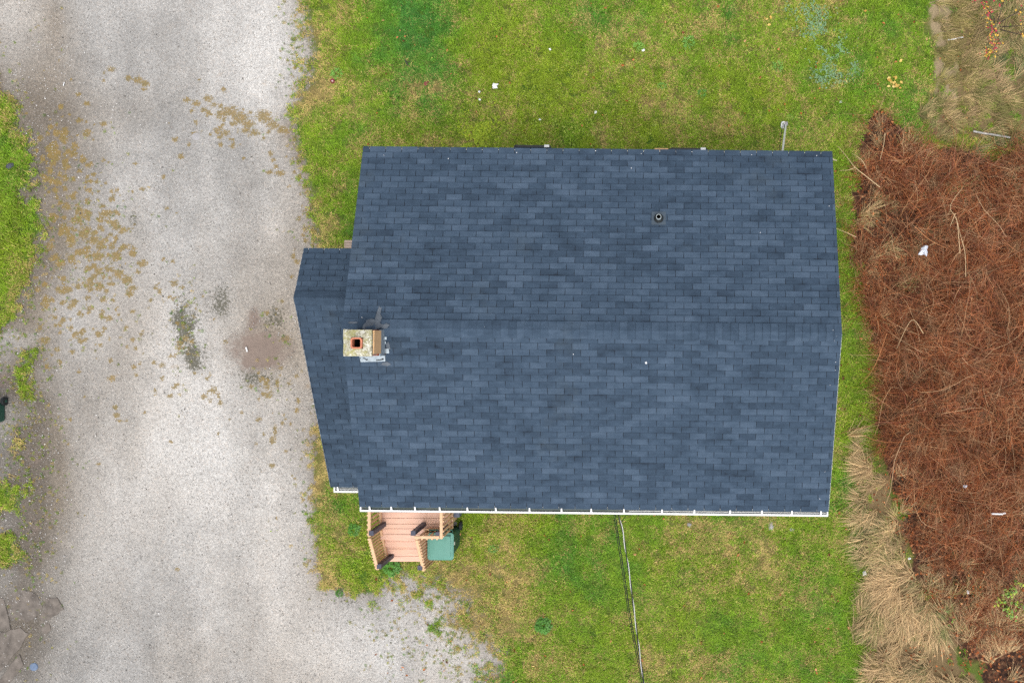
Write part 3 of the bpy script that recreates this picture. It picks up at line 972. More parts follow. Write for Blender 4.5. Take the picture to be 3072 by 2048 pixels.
# chimney
cz0, cz1 = 3.9, 5.22
ca, cb = HI @ Vector((-5.28, .056, 0)), HI @ Vector((-4.835, -.378, 0))
cu0, cu1, cv0, cv1 = ca.x, cb.x, cb.y, ca.y
fp, fq = HI @ Vector((-5.137, -.067, 0)), HI @ Vector((-4.947, -.257, 0))
w0, w1, w2, w3 = cu0 + .01, cu1 - .01, cv0 + .01, cv1 - .01
chm = MB()
zc, hc = (cz0 + cz1) / 2, cz1 - cz0
chm.box(((w0 + fp.x) / 2, (w2 + w3) / 2, zc), (fp.x - w0, w3 - w2, hc))
chm.box(((fq.x + w1) / 2, (w2 + w3) / 2, zc), (w1 - fq.x, w3 - w2, hc))
chm.box(((fp.x + fq.x) / 2, (w2 + fq.y) / 2, zc), (fq.x - fp.x - .002, fq.y - w2, hc))
chm.box(((fp.x + fq.x) / 2, (fp.y + w3) / 2, zc), (fq.x - fp.x - .002, w3 - fp.y, hc))
ch = chm.obj('chimney', M_MORTAR, house)
bm = MB()
for k in range(13):
    z = cz0 + .04 + k * .0765
    for v in (cv0, cv1):
        for j in range(3):
            u = cu0 + (j + .5) * (cu1 - cu0) / 2 - (k % 2) * (cu1 - cu0) / 4
            a_, b_ = max(u - .105, cu0), min(u + .105, cu1)
            if b_ - a_ > .03:
                bm.box(((a_ + b_) / 2, v, z), (b_ - a_, .02, .064))
    for u in (cu0, cu1):
        for j in range(3):
            v = cv0 + (j + .5) * (cv1 - cv0) / 2 - ((k + 1) % 2) * (cv1 - cv0) / 4
            a_, b_ = max(v - .102, cv0), min(v + .102, cv1)
            if b_ - a_ > .03:
                bm.box((u, (a_ + b_) / 2, z), (.02, b_ - a_, .064))
tag(bm.obj('brickwork', M_BRICK, ch), None, None, None, 'stuff')
cm = MB()
fu0, fv0 = HI @ Vector((-5.137, -.067, 0)), HI @ Vector((-4.947, -.257, 0))
u0, u1, v0, v1 = fu0.x, fv0.x, fv0.y, fu0.y
e = .012
# mortar cap sloping from the flue to the edges, built as a ring
ro = [(cu0 - e, cv0 - e), (cu1 + e, cv0 - e), (cu1 + e, cv1 + e), (cu0 - e, cv1 + e)]
ri = [(u0, v0), (u1, v0), (u1, v1), (u0, v1)]
NSEG = 6
vs, fs = [], []
crand = random.Random(3)
for k in range(4):
    for j in range(NSEG):
        f_ = j / NSEG
        for ring, z in ((ro, cz1 - .03), (ro, cz1 + .03), (ri, cz1 + .085)):
            p = Vector((*ring[k], 0)).lerp(Vector((*ring[(k + 1) % 4], 0)), f_)
            jit = .006 if ring is ro else .003
            vs.append((p.x + crand.uniform(-jit, jit), p.y + crand.uniform(-jit, jit), z + crand.uniform(-.004, .004)))
nn = 4 * NSEG
for k in range(nn):
    k2 = (k + 1) % nn
    fs += [(k * 3, k2 * 3, k2 * 3 + 1, k * 3 + 1), (k * 3 + 1, k2 * 3 + 1, k2 * 3 + 2, k * 3 + 2)]
cm.add(vs, fs)
cm.obj('chimney_cap', M_CROWN, ch)
fl = MB()


def rrect(u0, u1, v0, v1, r, n=5):
    out = []
    for cx, cy, a0 in ((u1 - r, v1 - r, 0), (u0 + r, v1 - r, 90), (u0 + r, v0 + r, 180), (u1 - r, v0 + r, 270)):
        for i in range(n + 1):
            a = R(a0 + 90 * i / n)
            out.append((cx + r * math.cos(a), cy + r * math.sin(a)))
    return out


po, pi = rrect(u0, u1, v0, v1, .045), rrect(u0 + .026, u1 - .026, v0 + .026, v1 - .026, .022)
n = len(po)
vs = [(x, y, cz1 - .1) for x, y in po] + [(x, y, cz1 + .14) for x, y in po] + [(x, y, cz1 + .14) for x, y in pi] + [(x, y, cz1 + .02) for x, y in pi]
fs = []
for k in range(n):
    k2 = (k + 1) % n
    for j in range(3):
        fs.append((j * n + k, j * n + k2, (j + 1) * n + k2, (j + 1) * n + k))
fl.add(vs, fs)
fo = fl.obj('flue', M_TERRA, ch)
sm = MB()
vs = [(x, y, cz1 + .02) for x, y in pi] + [(x, y, cz1 - 1.25) for x, y in pi]
sm.add(vs, [(k, (k + 1) % n, n + (k + 1) % n, n + k) for k in range(n)] + [tuple(range(n, 2 * n))])
sm.obj('flue_lining', M_SOOT, ch)
# board and flashing on the east face, apron on the south
MB().box((cu1 + .026, (cv0 + cv1) / 2 + .015, 5.0), (.022, cv1 - cv0 - .03, .37)).obj('board', M_TAN, ch)
fm = MB()
fm.box((cu1 + .02, (cv0 + cv1) / 2, 4.70), (.012, cv1 - cv0 + .03, .26))
for k in range(3):
    v = cv1 - .10 - k * .13
    fm.box((cu1 + .024, v, 4.70 + .03 * math.sin(k * 2)), (.008, .10, .22), Matrix.Rotation(.06 * (k - 1), 3, 'X'))
fm.obj('wall_flashing', M_GALV, ch)
for (px, py, w, l, rz) in ((1151, 1014, .10, .055, -.12), (1150, 1028, .075, .05, .1), (1157, 1053, .07, .085, .06)):
    p = L(px, py, roofz(-.15) + .02)
    sl = math.atan2(ZR - ZE, -VS)
    m = Matrix.Rotation(sl, 3, 'X') @ Matrix.Rotation(rz, 3, 'Z') @ Matrix.Rotation(.12, 3, 'Y')
    MB().box((p.x, p.y, roofz(p.y) + .03), (w, l, .004), m).obj('flashing_tab', M_GALV, ch)
ap = MB()
a0, a1 = L(1076, 1064, 4.52), L(1154, 1064, 4.52)
b0, b1 = L(1079, 1086, 4.50), L(1153, 1084, 4.50)
za, zb = roofz(a0.y) + .034, roofz(b0.y) + .022
q = [(a0.x, a0.y, za), (a1.x, a1.y, za), (b1.x, b1.y, zb), (b0.x, b0.y, zb)]
ap.add(q + [(x, y, z - .005) for x, y, z in q], [(3, 2, 1, 0), (4, 5, 6, 7), (0, 1, 5, 4), (1, 2, 6, 5), (2, 3, 7, 6), (3, 0, 4, 7)])
ap.box((a0.x + .02 + (a1.x - a0.x) / 2, a0.y + .002, za + .06), (a1.x - a0.x, .006, .13))
ap.obj('apron_flashing', M_GALV, ch)
tar = MB()
for px, py, w, h, r_ in ((1090, 1075, .05, .012, -.5), (1097, 1079, .03, .016, .2), (1136, 1080, .13, .012, .12), (1145, 1077, .03, .02, 0), (1078, 1075, .014, .014, 0)):
    p = L(px, py, 4.53)
    tar.box((p.x, p.y, roofz(p.y) + .0315), (w, h, .014), Matrix.Rotation(r_, 3, 'Z'))
tar.obj('tar_smear', M_RUBBER, ch)

# plumbing vent
vp = L(1976, 656, 3.95)
vz = roofz(vp.y)
vent = MB()
slN = -math.atan2(ZR - ZE, VN)
mN = Matrix.Rotation(slN, 3, 'X')
bo = MB()
prof = [(.088, .006), (.084, .03), (.062, .05), (.052, .075), (.056, .082), (.05, .095), (.047, .095)]
vs, fs = [], []
for r_, z in prof:
    for k in range(24):
        a = 2 * math.pi * k / 24
        p = Vector((r_ * math.cos(a), r_ * math.sin(a) * 1.08, 0))
        p = (mN @ p) if z < .06 else p
        vs.append((vp.x + p.x, vp.y + p.y, vz + p.z + z + .01))
for i in range(len(prof) - 1):
    for k in range(24):
        k2 = (k + 1) % 24
        fs.append((i * 24 + k, i * 24 + k2, (i + 1) * 24 + k2, (i + 1) * 24 + k))
bo.add(vs, fs)
vo_ = bo.obj('vent_pipe', M_RUBBER, house, smooth=True)
pp = MB().lathe((vp.x, vp.y, vz), [(.047, .02), (.047, .24), (.039, .24), (.039, .10)], 24)
pp.obj('pipe', M_PIPE, vo_, smooth=False)
MB().lathe((vp.x, vp.y, vz), [(.0389, .235), (.0389, .02), (0.0, .02)], 24).obj('pipe_bore', M_SOOT, vo_)
MB().box((vp.x, vp.y + .0, vz + .013), (.26, .26, .004), mN).obj('boot_flange', simple("painted_flange", (0.062, 0.085, 0.11), .6, .2, 10), vo_)

# ------------------------------------------------------------------ porch
M_PLANK = simple("pinkish_composite_deck", (0.66, 0.42, 0.32), 0.6, 0.14, 2.2, stretch=(1, 7, 7), dirt=(0.60, 0.36, 0.21), dirt_amt=0.5)
M_RAIL = simple("cedar_stained_rail", (0.64, 0.42, 0.255), 0.6, 0.16, 3.0, stretch=(3, 3, 3), dirt=(0.45, 0.25, 0.12), dirt_amt=0.4)
M_POST = simple("dark_slate_post", (0.055, 0.058, 0.085), 0.55, 0.18, 9, dirt=(0.11, 0.12, 0.15))
FZ = .72
porch = thing('porch', (-5.3, -4.2, 0), 'small pinkish timber porch with steps, slatted railings and dark posts', 'porch')
por = random.Random(5)
X0, X1, XM = -6.115, -4.515, -5.10
yw = -2.93
yl, yr = -4.559, -4.315
# landing boards (parts)
y = yw
bw = .128
while y > yl + .02:
    y2 = max(y - bw, yl)
    xr = X1 if y2 > yr - .01 else XM
    if y > yr and y2 < yr - .01:
        y2 = yr
        xr = X1
    MB().box(((X0 + xr) / 2, (y + y2) / 2, FZ - .014 + por.uniform(-.0015, .0015)), (xr - X0, y - y2 - .007, .028)).obj('deck_plank', M_PLANK, porch, bevel=.003)
    y = y2
# frame
fr = MB()
fr.box(((X0 + X1) / 2, (yw + yr) / 2, FZ - .12), (X1 - X0 - .06, yw - yr - .05, .17))
fr.box(((X0 + XM) / 2, (yr + yl) / 2 + .01, FZ - .12), (XM - X0 - .06, yr - yl - .03, .17))
for x in (X0 + .1, X1 - .1):
    for yy in (yw - .1, yr + .12):
        fr.box((x, yy, .26), (.09, .09, .52))
fr.obj('frame', M_RAIL, porch)
# steps
ys_ = [yl, -4.757, -4.965, -5.184]
zs_ = [FZ, .545, .37, .195]
for k in range(1, 4):
    dpt = ys_[k - 1] - ys_[k] + .03
    for j in range(2):
        yy = ys_[k] + dpt / 4 + j * dpt / 2
        MB().box(((X0 + XM) / 2, yy, zs_[k] - .014), (XM - X0, dpt / 2 - .006, .028)).obj('step_plank', M_PLANK, porch, bevel=.003)
    MB().box(((X0 + XM) / 2, ys_[k - 1] + .012, zs_[k - 1] - .10), (XM - X0 - .02, .02, .14)).obj('riser', M_PLANK, porch)
st = MB()
for x in (X0 + .02, XM - .02):
    for k in range(1, 4):
        st.box((x, (ys_[k - 1] + ys_[k]) / 2, (zs_[k] - .03) / 2), (.036, ys_[k - 1] - ys_[k] - .002, zs_[k] - .03))
st.obj('stringer', M_RAIL, porch)
RZ = FZ + .845


def railing(a, b, floor_a, floor_b, out, spacing=.098):
    """a, b: world ends of the handrail at its top; balusters fixed to its outer side"""
    a, b = Vector(a), Vector(b)
    MB().beam(a - Vector((0, 0, .02)), b - Vector((0, 0, .02)), .062, .04).obj('handrail', M_RAIL, porch, bevel=.006)
    fa, fb = Vector((a.x, a.y, floor_a)), Vector((b.x, b.y, floor_b))
    MB().beam(fa + Vector((0, 0, .09)), fb + Vector((0, 0, .09)), .04, .06).obj('bottom_rail', M_RAIL, porch)
    n = max(2, int((b - a).length / spacing))
    for i in range(n):
        f = (i + .5) / n
        t, l = a.lerp(b, f), fa.lerp(fb, f)
        o = Vector(out) * .037
        MB().box(((t.x + o.x), (t.y + o.y), (t.z - .03 + l.z - .03) / 2), (.034, .034, t.z - .0 - (l.z - .03))).obj('baluster', M_RAIL, porch)


railing((-6.084, -3.2, RZ), (-6.084, -4.30, RZ), FZ, FZ, (-1, 0, 0))
railing((-6.082, -4.33, RZ - .01), (-6.082, -5.14, 1.02), FZ - .03, .20, (-1, 0, 0), .088)
railing((-4.561, -3.2, RZ), (-4.561, -4.345, RZ), FZ, FZ, (1, 0, 0))
railing((-5.13, -4.312, RZ - .003), (-4.60, -4.312, RZ - .003), FZ, FZ, (0, -1, 0))
railing((-5.088, -4.37, RZ - .02), (-5.088, -5.17, 1.0), FZ - .03, .18, (1, 0, 0), .088)
for x, yy, z0, z1, lab in ((-6.03, -4.215, FZ, RZ + .02, 0), (-5.145, -4.215, FZ, RZ + .02, 0), (-6.02, -5.05, .20, 1.10, 0), (-5.14, -5.085, .0, 1.08, 0), (-4.635, -4.255, FZ, RZ - .03, 0)):
    po_ = MB().box((x, yy, (z0 + z1) / 2), (.092, .092, z1 - z0)).obj('post', M_POST, porch, bevel=.006)
    MB().box((x, yy, z1 + .006), (.10, .10, .012)).obj('post_cap', M_POST, po_)

# ------------------------------------------------------------------ wheelie bins
M_BIN = simple("green_bin_plastic", (0.022, 0.085, 0.062), 0.5, 0.12, 4)
M_LID = simple("faded_green_lid", (0.095, 0.255, 0.205), 0.5, 0.10, 3, dirt=(0.13, 0.30, 0.25), dirt_amt=0.5)
M_STICK = simple("white_sticker", (0.8, 0.84, 0.82), 0.5, 0.04, 4)


def wheelie_bin(loc, rz, label):
    b = thing('wheelie_bin', loc, label, 'bin', 'wheelie bins', 0)
    m = MB()
    lv = [(.20, .06, -.02), (.215, .3, -.02), (.235, .7, -.01), (.255, .96, 0), (.27, .965, 0), (.27, 1.0, 0)]
    vs, fs = [], []
    n = None
    for w, z, dy in lv:
        r_ = rrect(-w, w, -w * 1.08 + dy, w * 1.08 + dy, .05, 3)
        n = len(r_)
        vs += [(x, y_, z) for x, y_ in r_]
    for i in range(len(lv) - 1):
        fs += [(i * n + k, i * n + (k + 1) % n, (i + 1) * n + (k + 1) % n, (i + 1) * n + k) for k in range(n)]
    fs.append(tuple(range(n - 1, -1, -1)))
    m.add([Vector(v) + Vector(loc) for v in vs], fs)
    body = m.obj('body', M_BIN, b)
    lid = MB()
    vs, fs = [], []
    lvl = [(.283, 1.002, 0), (.287, 1.03, 0), (.262, 1.045, .0), (.232, 1.048, -.005), (.225, 1.062, -.005), (.12, 1.072, -.005)]
    for w, z, dy in lvl:
        r_ = rrect(-w, w, -w * 1.08 + dy, w * 1.0 + dy, .07 if w > .2 else .03, 4)
        n = len(r_)
        vs += [(x, y_, z) for x, y_ in r_]
    for i in range(len(lvl) - 1):
        fs += [(i * n + k, i * n + (k + 1) % n, (i + 1) * n + (k + 1) % n, (i + 1) * n + k) for k in range(n)]
    fs.append(tuple((len(lvl) - 1) * n + k for k in range(n)))
    lid.add([Vector(v) + Vector(loc) for v in vs], fs)
    lo = lid.obj('lid', M_LID, b, smooth=False)
    MB().box(Vector(loc) + Vector((0, .225, 1.068)), (.46, .012, .02)).obj('lid_rib', M_BIN, lo)
    MB().tube([Vector(loc) + Vector(v) for v in ((-.25, .27, .99), (-.25, .34, 1.0), (.25, .34, 1.0), (.25, .27, .99))], .016, 8).obj('handle', M_BIN, b)
    for s in (-1, 1):
        w = MB().lathe(Vector(loc) + Vector((s * .235, .235, .10)), [(.03, -.028), (.095, -.028), (.1, -.018), (.1, .018), (.095, .028), (.03, .028)], 18, axis='x').obj('wheel', M_RUBBER, b)
        MB().lathe(Vector(loc) + Vector((s * .235, .235, .10)), [(0, -.03), (.03, -.03), (.03, .03), (0, .03)], 12, axis='x').obj('hub', M_BIN, w)
    MB().box(Vector(loc) + Vector((.247, -.0, .80)), (.006, .07, .10)).obj('sticker', M_STICK, b)
    return b


wheelie_bin((-4.705, -4.62, 0.0), 0, 'green wheelie bin with faded lid standing beside the pinkish porch steps')
wheelie_bin((-15.13, -1.78, 0.0), 0, 'dark wheelie bin on the verge across the gravel drive, partly out of view')

# ------------------------------------------------------------------ cable to the house and its ghost image
M_WCAB = simple("bare_aluminium_cable", (0.68, 0.68, 0.64), 0.5, 0.1, 5)
M_BCAB = simple("black_cable", (0.02, 0.022, 0.022), 0.6, 0.2, 5)


def interp(pts, n):
    pts = [Vector(p) for p in pts]
    ds = [0]
    for a, b in zip(pts, pts[1:]):
        ds.append(ds[-1] + (b - a).length)
    out = []
    for i in range(n):
        s = ds[-1] * i / (n - 1)
        j = max(k for k in range(len(ds) - 1) if ds[k] <= s + 1e-9)
        f = (s - ds[j]) / max(ds[j + 1] - ds[j], 1e-9)
        p0, p1, p2, p3 = pts[max(j - 1, 0)], pts[j], pts[j + 1], pts[min(j + 2, len(pts) - 1)]
        out.append(0.5 * ((2 * p1) + (p2 - p0) * f + (2 * p0 - 5 * p1 + 4 * p2 - p3) * f * f + (3 * p1 - p0 - 3 * p2 + p3) * f ** 3))
    return out


wire_px = [(1855, 1540, 3.30), (1868, 1590, 3.32), (1877, 1650, 3.36), (1888, 1720, 3.42), (1897, 1790, 3.5), (1906, 1860, 3.6), (1914, 1920, 3.7), (1921, 1975, 3.8), (1932, 2050, 3.95), (1945, 2150, 4.2), (1990, 2500, 5.2)]
base = interp([HM @ Vector((.40, wv0 - .03, 3.18))] + [P(a, b, z) for a, b, z in wire_px], 170)
cab = thing('service_cable', base[0], 'twisted pale and black power cable running from the eave gutter over the south lawn', 'cable', 'overhead lines')
length = 0
h1, h2 = [], []
for i, p in enumerate(base):
    if i: length += (p - base[i - 1]).length
    a = length * 2 * math.pi / 0.75
    off_ = Vector((math.cos(a), 0.1 * math.sin(a), math.sin(a))) * .0085
    h1.append(p + off_)
    h2.append(p - off_)
MB().tube(h1, .0075, 5).obj('bare_strand', M_WCAB, cab)
MB().tube(h2, .0115, 5).obj('insulated_strand', M_BCAB, cab)
MB().tube([HM @ Vector((.62, wv0 - .03, 3.0)), P(1882, 1540, 3.18), P(1872, 1555, 3.25), P(1863, 1567, 3.31)], .007, 5).obj('drip_loop', M_BCAB, cab)
ghost_px = [(1846, 1540, 2.9), (1854, 1600, 2.95), (1868, 1690, 3.0), (1880, 1770, 3.1), (1890, 1840, 3.2), (1903, 1910, 3.35), (1917, 1980, 3.5), (1930, 2050, 3.7), (1990, 2500, 4.8)]  # ghost double of the swaying cable, added as two thin dark strands
pb = interp([HM @ Vector((.30, wv0 - .03, 2.88))] + [P(a, b, z) for a, b, z in ghost_px], 64)
ghost = thing('cable_ghost', pb[0], 'thin dark ghost image of the twisted cable, just west of it', 'cable', 'overhead lines')
MB().tube(pb, .009, 4).obj('strand', M_BCAB, ghost)
MB().tube([p + Vector((-.035, 0, -.05)) for p in pb], .007, 4).obj('strand', M_BCAB, ghost)

# ------------------------------------------------------------------ plank leaning on the back wall, cord, box, slabs
M_GREYW = simple("weathered_white_plank", (0.74, 0.74, 0.71), 0.7, 0.15, 5, stretch=(6, 1, 6), dirt=(0.5, 0.5, 0.48))
M_ROPE = simple("white_plastic_cord", (0.78, 0.79, 0.82), 0.5, 0.08, 6)
a, b = P(2357, 378, .05), P(2344, 478, 2.9)
a.z, b.z = .06, 2.75
b = P(2345, 476, 2.75)
pl = thing('leaning_plank', a, 'weathered whitish plank leaning against the back eave of the house', 'plank')
MB().beam(a, b, .082, .03, up=(1, 0, .2)).obj('board', M_GREYW, pl, bevel=.003)
MB().box(P(2358, 372, .06), (.075, .085, .07)).obj('foot_bracket', simple("dull_metal", (0.23, 0.22, 0.23), .5, .4, 30, metal=.4), pl)
rp = [P(2352, 368, .06), P(2347, 366, .08), P(2344, 374, .08), P(2345, 383, .06), P(2350, 384, .05), P(2351, 376, .07), P(2354, 368, .08), P(2350, 366, .1), P(2346, 371, .1), P(2347, 381, .08)]
single(MB().tube(interp(rp, 40), .012, 6), 'cord_coil', M_ROPE, P(2348, 375), 'loop of white cord lying at the foot of the leaning plank', 'cord')
single(MB().tube(interp([P(2347, 386, .05), P(2342, 410, .06), P(2340, 440, .08), P(2341, 470, .4)], 16), .008, 5), 'hose', M_BCAB, P(2345, 400), 'thin dark hose running alongside the leaning plank to the wall', 'hose')
bx0, bx1 = P(1033, 744, .62), P(1064, 720, .62)
wb = thing('step_box', (bx0.x + .2, (bx0.y + bx1.y) / 2, 0), 'pinkish grey wooden box step tucked in the corner north of the side bay', 'box')
M_BOXW = simple("pinkish_grey_boards", (0.40, 0.31, 0.25), .8, .2, 5, stretch=(1, 5, 5))
for k in range(3):
    w_ = (bx1.y - bx0.y) / 3
    MB().box(((bx0.x + bx1.x) / 2, bx0.y + w_ * (k + .5), .61), (bx1.x - bx0.x, w_ - .008, .03)).obj('plank', M_BOXW, wb)
MB().box(((bx0.x + bx1.x) / 2, (bx0.y + bx1.y) / 2, .295), (bx1.x - bx0.x - .03, bx1.y - bx0.y - .03, .59)).obj('carcass', M_BOXW, wb)

M_SLAB = simple("worn_asphalt", (0.150, 0.130, 0.113), 0.95, 0.55, 5, bump=0.004, dirt=(0.20, 0.172, 0.148))
SL = [[(20, 1790), (60, 1765), (110, 1780), (128, 1820), (110, 1850), (80, 1866), (55, 1850), (30, 1858)], [(-60, 1790), (12, 1795), (28, 1850), (32, 1885), (-60, 1890)],
      [(-60, 1900), (20, 1893), (60, 1880), (85, 1900), (60, 1945), (20, 1990), (-10, 2030), (-60, 2040)], [(126, 1878), (145, 1866), (154, 1885), (140, 1902), (127, 1896)],
      [(20, 2010), (60, 1960), (70, 1990), (40, 2040), (5, 2080), (-40, 2080)], [(130, 1795), (170, 1790), (190, 1825), (160, 1850), (125, 1862), (118, 1850), (134, 1825)]]
pv = bpy.data.objects.new('broken_pavement', None)
COL.objects.link(pv)
pv.location = P(40, 1880)
ORIG[pv.name] = tuple(pv.location)
tag(pv, 'cracked grey asphalt slabs at the edge of the gravel drive', None, None, 'structure')
for poly in SL:
    pts = []
    for i, (x, y_) in enumerate(poly):
        x2, y2 = poly[(i + 1) % len(poly)]
        for f in (0, .33, .66):
            q = P(x + (x2 - x) * f + random.uniform(-2.5, 2.5), y_ + (y2 - y_) * f + random.uniform(-2.5, 2.5))
            pts.append((q.x, q.y))
    cx_, cy_ = np.array([np.mean([q[0] for q in pts])]), np.array([np.mean([q[1] for q in pts])])
    gzc = float(groundz(cx_, cy_)[0]) - .012
    MB().prism(pts[::-1], gzc - .05, gzc + .010 + random.uniform(0, .006)).obj('asphalt_slab', M_SLAB, pv)

# small stones and litter
M_PAPER = simple("white_litter", (0.8, 0.8, 0.8), 0.6, 0.05, 4)


def crumple(px, py, w, l, z, mat, name, label, cat, seed=0, h=.03, rot=0., spike=.25, flat=False):
    r_ = random.Random(seed)
    c = P(px, py, z)
    m = MB()
    n = 11
    vs = [c + Vector((0, 0, h))]
    for ring, fr_ in ((1, .55), (2, 1.0)):
        for k in range(n):
            a = 2 * math.pi * k / n
            rr = fr_ * (1 + r_.uniform(-spike, spike))
            p = Vector((math.cos(a) * w * rr, math.sin(a) * l * rr, h * (1.0 if ring == 1 else 0.25) * r_.uniform(.4, 1.1)))
            vs.append(c + Matrix.Rotation(rot, 3, 'Z') @ p)
    base_ = [Vector((v.x, v.y, v.z - .006 if flat else c.z - .008)) for v in vs[n + 1:]]
    vs += base_
    fs = [(0, 1 + k, 1 + (k + 1) % n) for k in range(n)]
    fs += [(1 + k, 1 + n + k, 1 + n + (k + 1) % n, 1 + (k + 1) % n) for k in range(n)]
    fs += [(1 + n + k, 1 + 2 * n + k, 1 + 2 * n + (k + 1) % n, 1 + n + (k + 1) % n) for k in range(n)]
    fs.append(tuple(1 + 2 * n + k for k in range(n - 1, -1, -1)))
    m.add(vs, fs)
    return single(m, name, mat, c, label, cat, None, False)


M_BAGB = simple("silvery_bag", (0.62, 0.66, 0.74), 0.4, 0.2, 12)
M_RED = simple("dark_red_leaf", (0.22, 0.03, 0.05), 0.6, 0.3, 12)
M_BLUE = simple("faded_blue_plastic", (0.13, 0.18, 0.27), 0.5, 0.2, 9)
M_GREYS = simple("grey_stone", (0.33, 0.32, 0.32), 0.9, 0.2, 9)
M_DKST = simple("dark_slate_stone", (0.07, 0.075, 0.10), 0.8, 0.3, 9)
crumple(1484, 256, .075, .065, .05, M_PAPER, 'paper_scrap', 'largest white paper scrap on the green north lawn', 'litter', 1, .02, .3, .45)
crumple(1438, 275, .028, .024, .05, M_PAPER, 'paper_scrap', 'small white scrap just southwest of the largest scrap on the north lawn', 'litter', 2, .02)
crumple(1439, 299, .026, .026, .05, M_PAPER, 'paper_scrap', 'small round white scrap nearest the yellow green weed patch behind the roof', 'litter', 3, .02)
crumple(1786, 337, .032, .030, .05, M_PAPER, 'paper_scrap', 'round white scrap on the lawn midway between the two open back windows', 'litter', 4, .02)
crumple(1930, 151, .040, .026, .05, M_PAPER, 'paper_scrap', 'oval white scrap between leafy weeds in the middle of the north lawn', 'litter', 5, .02, .5)
crumple(1650, 148, .028, .026, .05, M_PAPER, 'paper_scrap', 'tiny white scrap on the darkest green of the north lawn', 'litter', 6, .02)
crumple(1620, 359, .026, .026, .05, M_PAPER, 'paper_scrap', 'tiny white scrap close behind the western open back window', 'litter', 16, .02)
crumple(2521, 306, .042, .030, .06, M_PAPER, 'paper_scrap', 'white scrap on grass near the northwest tip of the brambles', 'litter', 7, .02, .4)
crumple(2594, 1718, .045, .055, .10, M_PAPER, 'paper_scrap', 'white crumpled litter at the edge of the dry tussocks by the south lawn', 'litter', 8, .05)
crumple(2771, 752, .10, .13, .62, M_BAGB, 'plastic_bag', 'crumpled silvery white bag caught in the middle of the brambles', 'bag', 9, .09, -.4, .4)
crumple(2895, 1458, .05, .035, .45, M_BAGB, 'wrapper', 'small bluish wrapper caught in the south part of the brambles', 'litter', 10, .04)
crumple(2729, 1674, .035, .025, .25, M_PAPER, 'paper_scrap', 'white scrap among rust red leaves at the south end of the thicket', 'litter', 11, .03)
crumple(2904, 1775, .03, .045, .2, M_PAPER, 'paper_scrap', 'narrow white scrap beside a rust red leaf in the southern rough', 'litter', 12, .03, .5)
crumple(1278, 250, .06, .04, .05, M_RED, 'red_leaf', 'crumpled dark red leaf on the lawn west of the white scraps', 'leaf', 13, .025, .4, .4)
crumple(31, 497, .10, .06, .06, M_DKST, 'slate_stone', 'dark slate coloured stone half sunk in the grass verge', 'stone', 14, .04, .6, .2)
crumple(588, 410, .095, .09, .0, M_GREYS, 'flat_stone', 'round flat grey stone set in the gravel near gold moss patches', 'stone', 15, .012, 0, .08)
crumple(1362, 1570, .07, .06, .02, M_GREYS, 'rough_stone', 'rough grey stone behind the green bin beside the porch', 'stone', 17, .09, 0, .25)
crumple(2068, 1573, .05, .05, .03, M_GREYS, 'lawn_stone', 'small grey stone on the south lawn nearest the cables', 'stone', 18, .03)
crumple(2313, 1578, .06, .10, .03, M_GREYS, 'lawn_stone', 'pale oblong stone on the south lawn below the gutter', 'stone', 19, .03)
crumple(2375, 1587, .08, .05, .02, M_GREYS, 'lawn_stone', 'flat grey stone closest to the southeast corner of the gutter', 'stone', 20, .02)
crumple(1938, 1087, .022, .022, roofz(-.6) + .02, M_PAPER, 'roof_pebble', 'single bright white pebble lying on the front roof slope', 'pebble', 21, .02)
crumple(2504, 480, .075, .02, .05, simple("bleached_wood", (0.62, 0.5, 0.38), .8, .15, 9), 'wood_chip', 'bleached splinter of wood lying off the northeast roof corner', 'wood', 22, .02, -.45, .1)
c = P(103, 1998)
single(MB().lathe(c + Vector((0, 0, .0)), [(0.0, .03), (.05, .034), (.085, .03), (.095, .012), (.095, 0.0)], 20), 'blue_disc', M_BLUE, c, 'faded round blue plastic disc beside the cracked asphalt', 'disc', smooth=False)
c = P(999, 245)
dk = thing('red_disc', c, 'round dark red disc with a pale hub on the lawn edge by the gravel', 'disc')
MB().lathe(c, [(.0, .03), (.03, .035), (.05, .05), (.055, .035), (.055, .01)], 18).obj('rim', M_RED, dk)
MB().lathe(c, [(.0, .044), (.018, .044), (.02, .03)], 14).obj('hub', simple("pale_pink_hub", (.6, .45, .45), .5, .1, 5), dk)
c = P(740, 1048)
single(MB().tube([P(738, 1041, .01), P(742, 1055, .01)], .018, 8), 'white_tube', M_PAPER, c, 'short white plastic tube lying on the brown dried puddle', 'tube')
single(MB().tube([P(190, 258, .02), P(193, 247, .02)], .010, 6), 'white_peg', M_PAPER, P(192, 252), 'thin white peg on mossy gravel near the grass verge', 'peg')
st_ = MB().tube(interp([P(1214, 178, .06), P(1219, 188, .07), P(1224, 198, .06)], 6), [.006, .012, .015, .016, .014, .008], 6)
st_.tube([P(1220, 188, .07), P(1231, 184, .08)], .008, 5)
single(st_, 'dark_stick', simple("dark_bark", (.05, .045, .04), .9, .3, 20), P(1222, 190), 'short dark forked stick on the lawn west of the red leaf', 'stick')
mp = [P(2920, 394, .12), P(2950, 400, .14), P(2985, 405, .14), P(3030, 413, .12)]
single(MB().tube(interp(mp, 12), .022, 8), 'plastic_pipe', simple('dull_white_pipe', (.36, .35, .33), .7, .4, 9), P(2960, 402), 'whitish pipe half buried in the straw north of the brambles', 'pipe')
single(MB().tube(interp([P(2843, 120, .06), P(2860, 118, .08), P(2873, 115, .06), P(2890, 112, .06)], 8), [.012, .02, .012, .02, .022, .016, .02, .01], 6), 'bleached_stick', M_PAPER, P(2865, 117),
       'bleached white stick on the bare sandy strip in the northeast', 'stick')
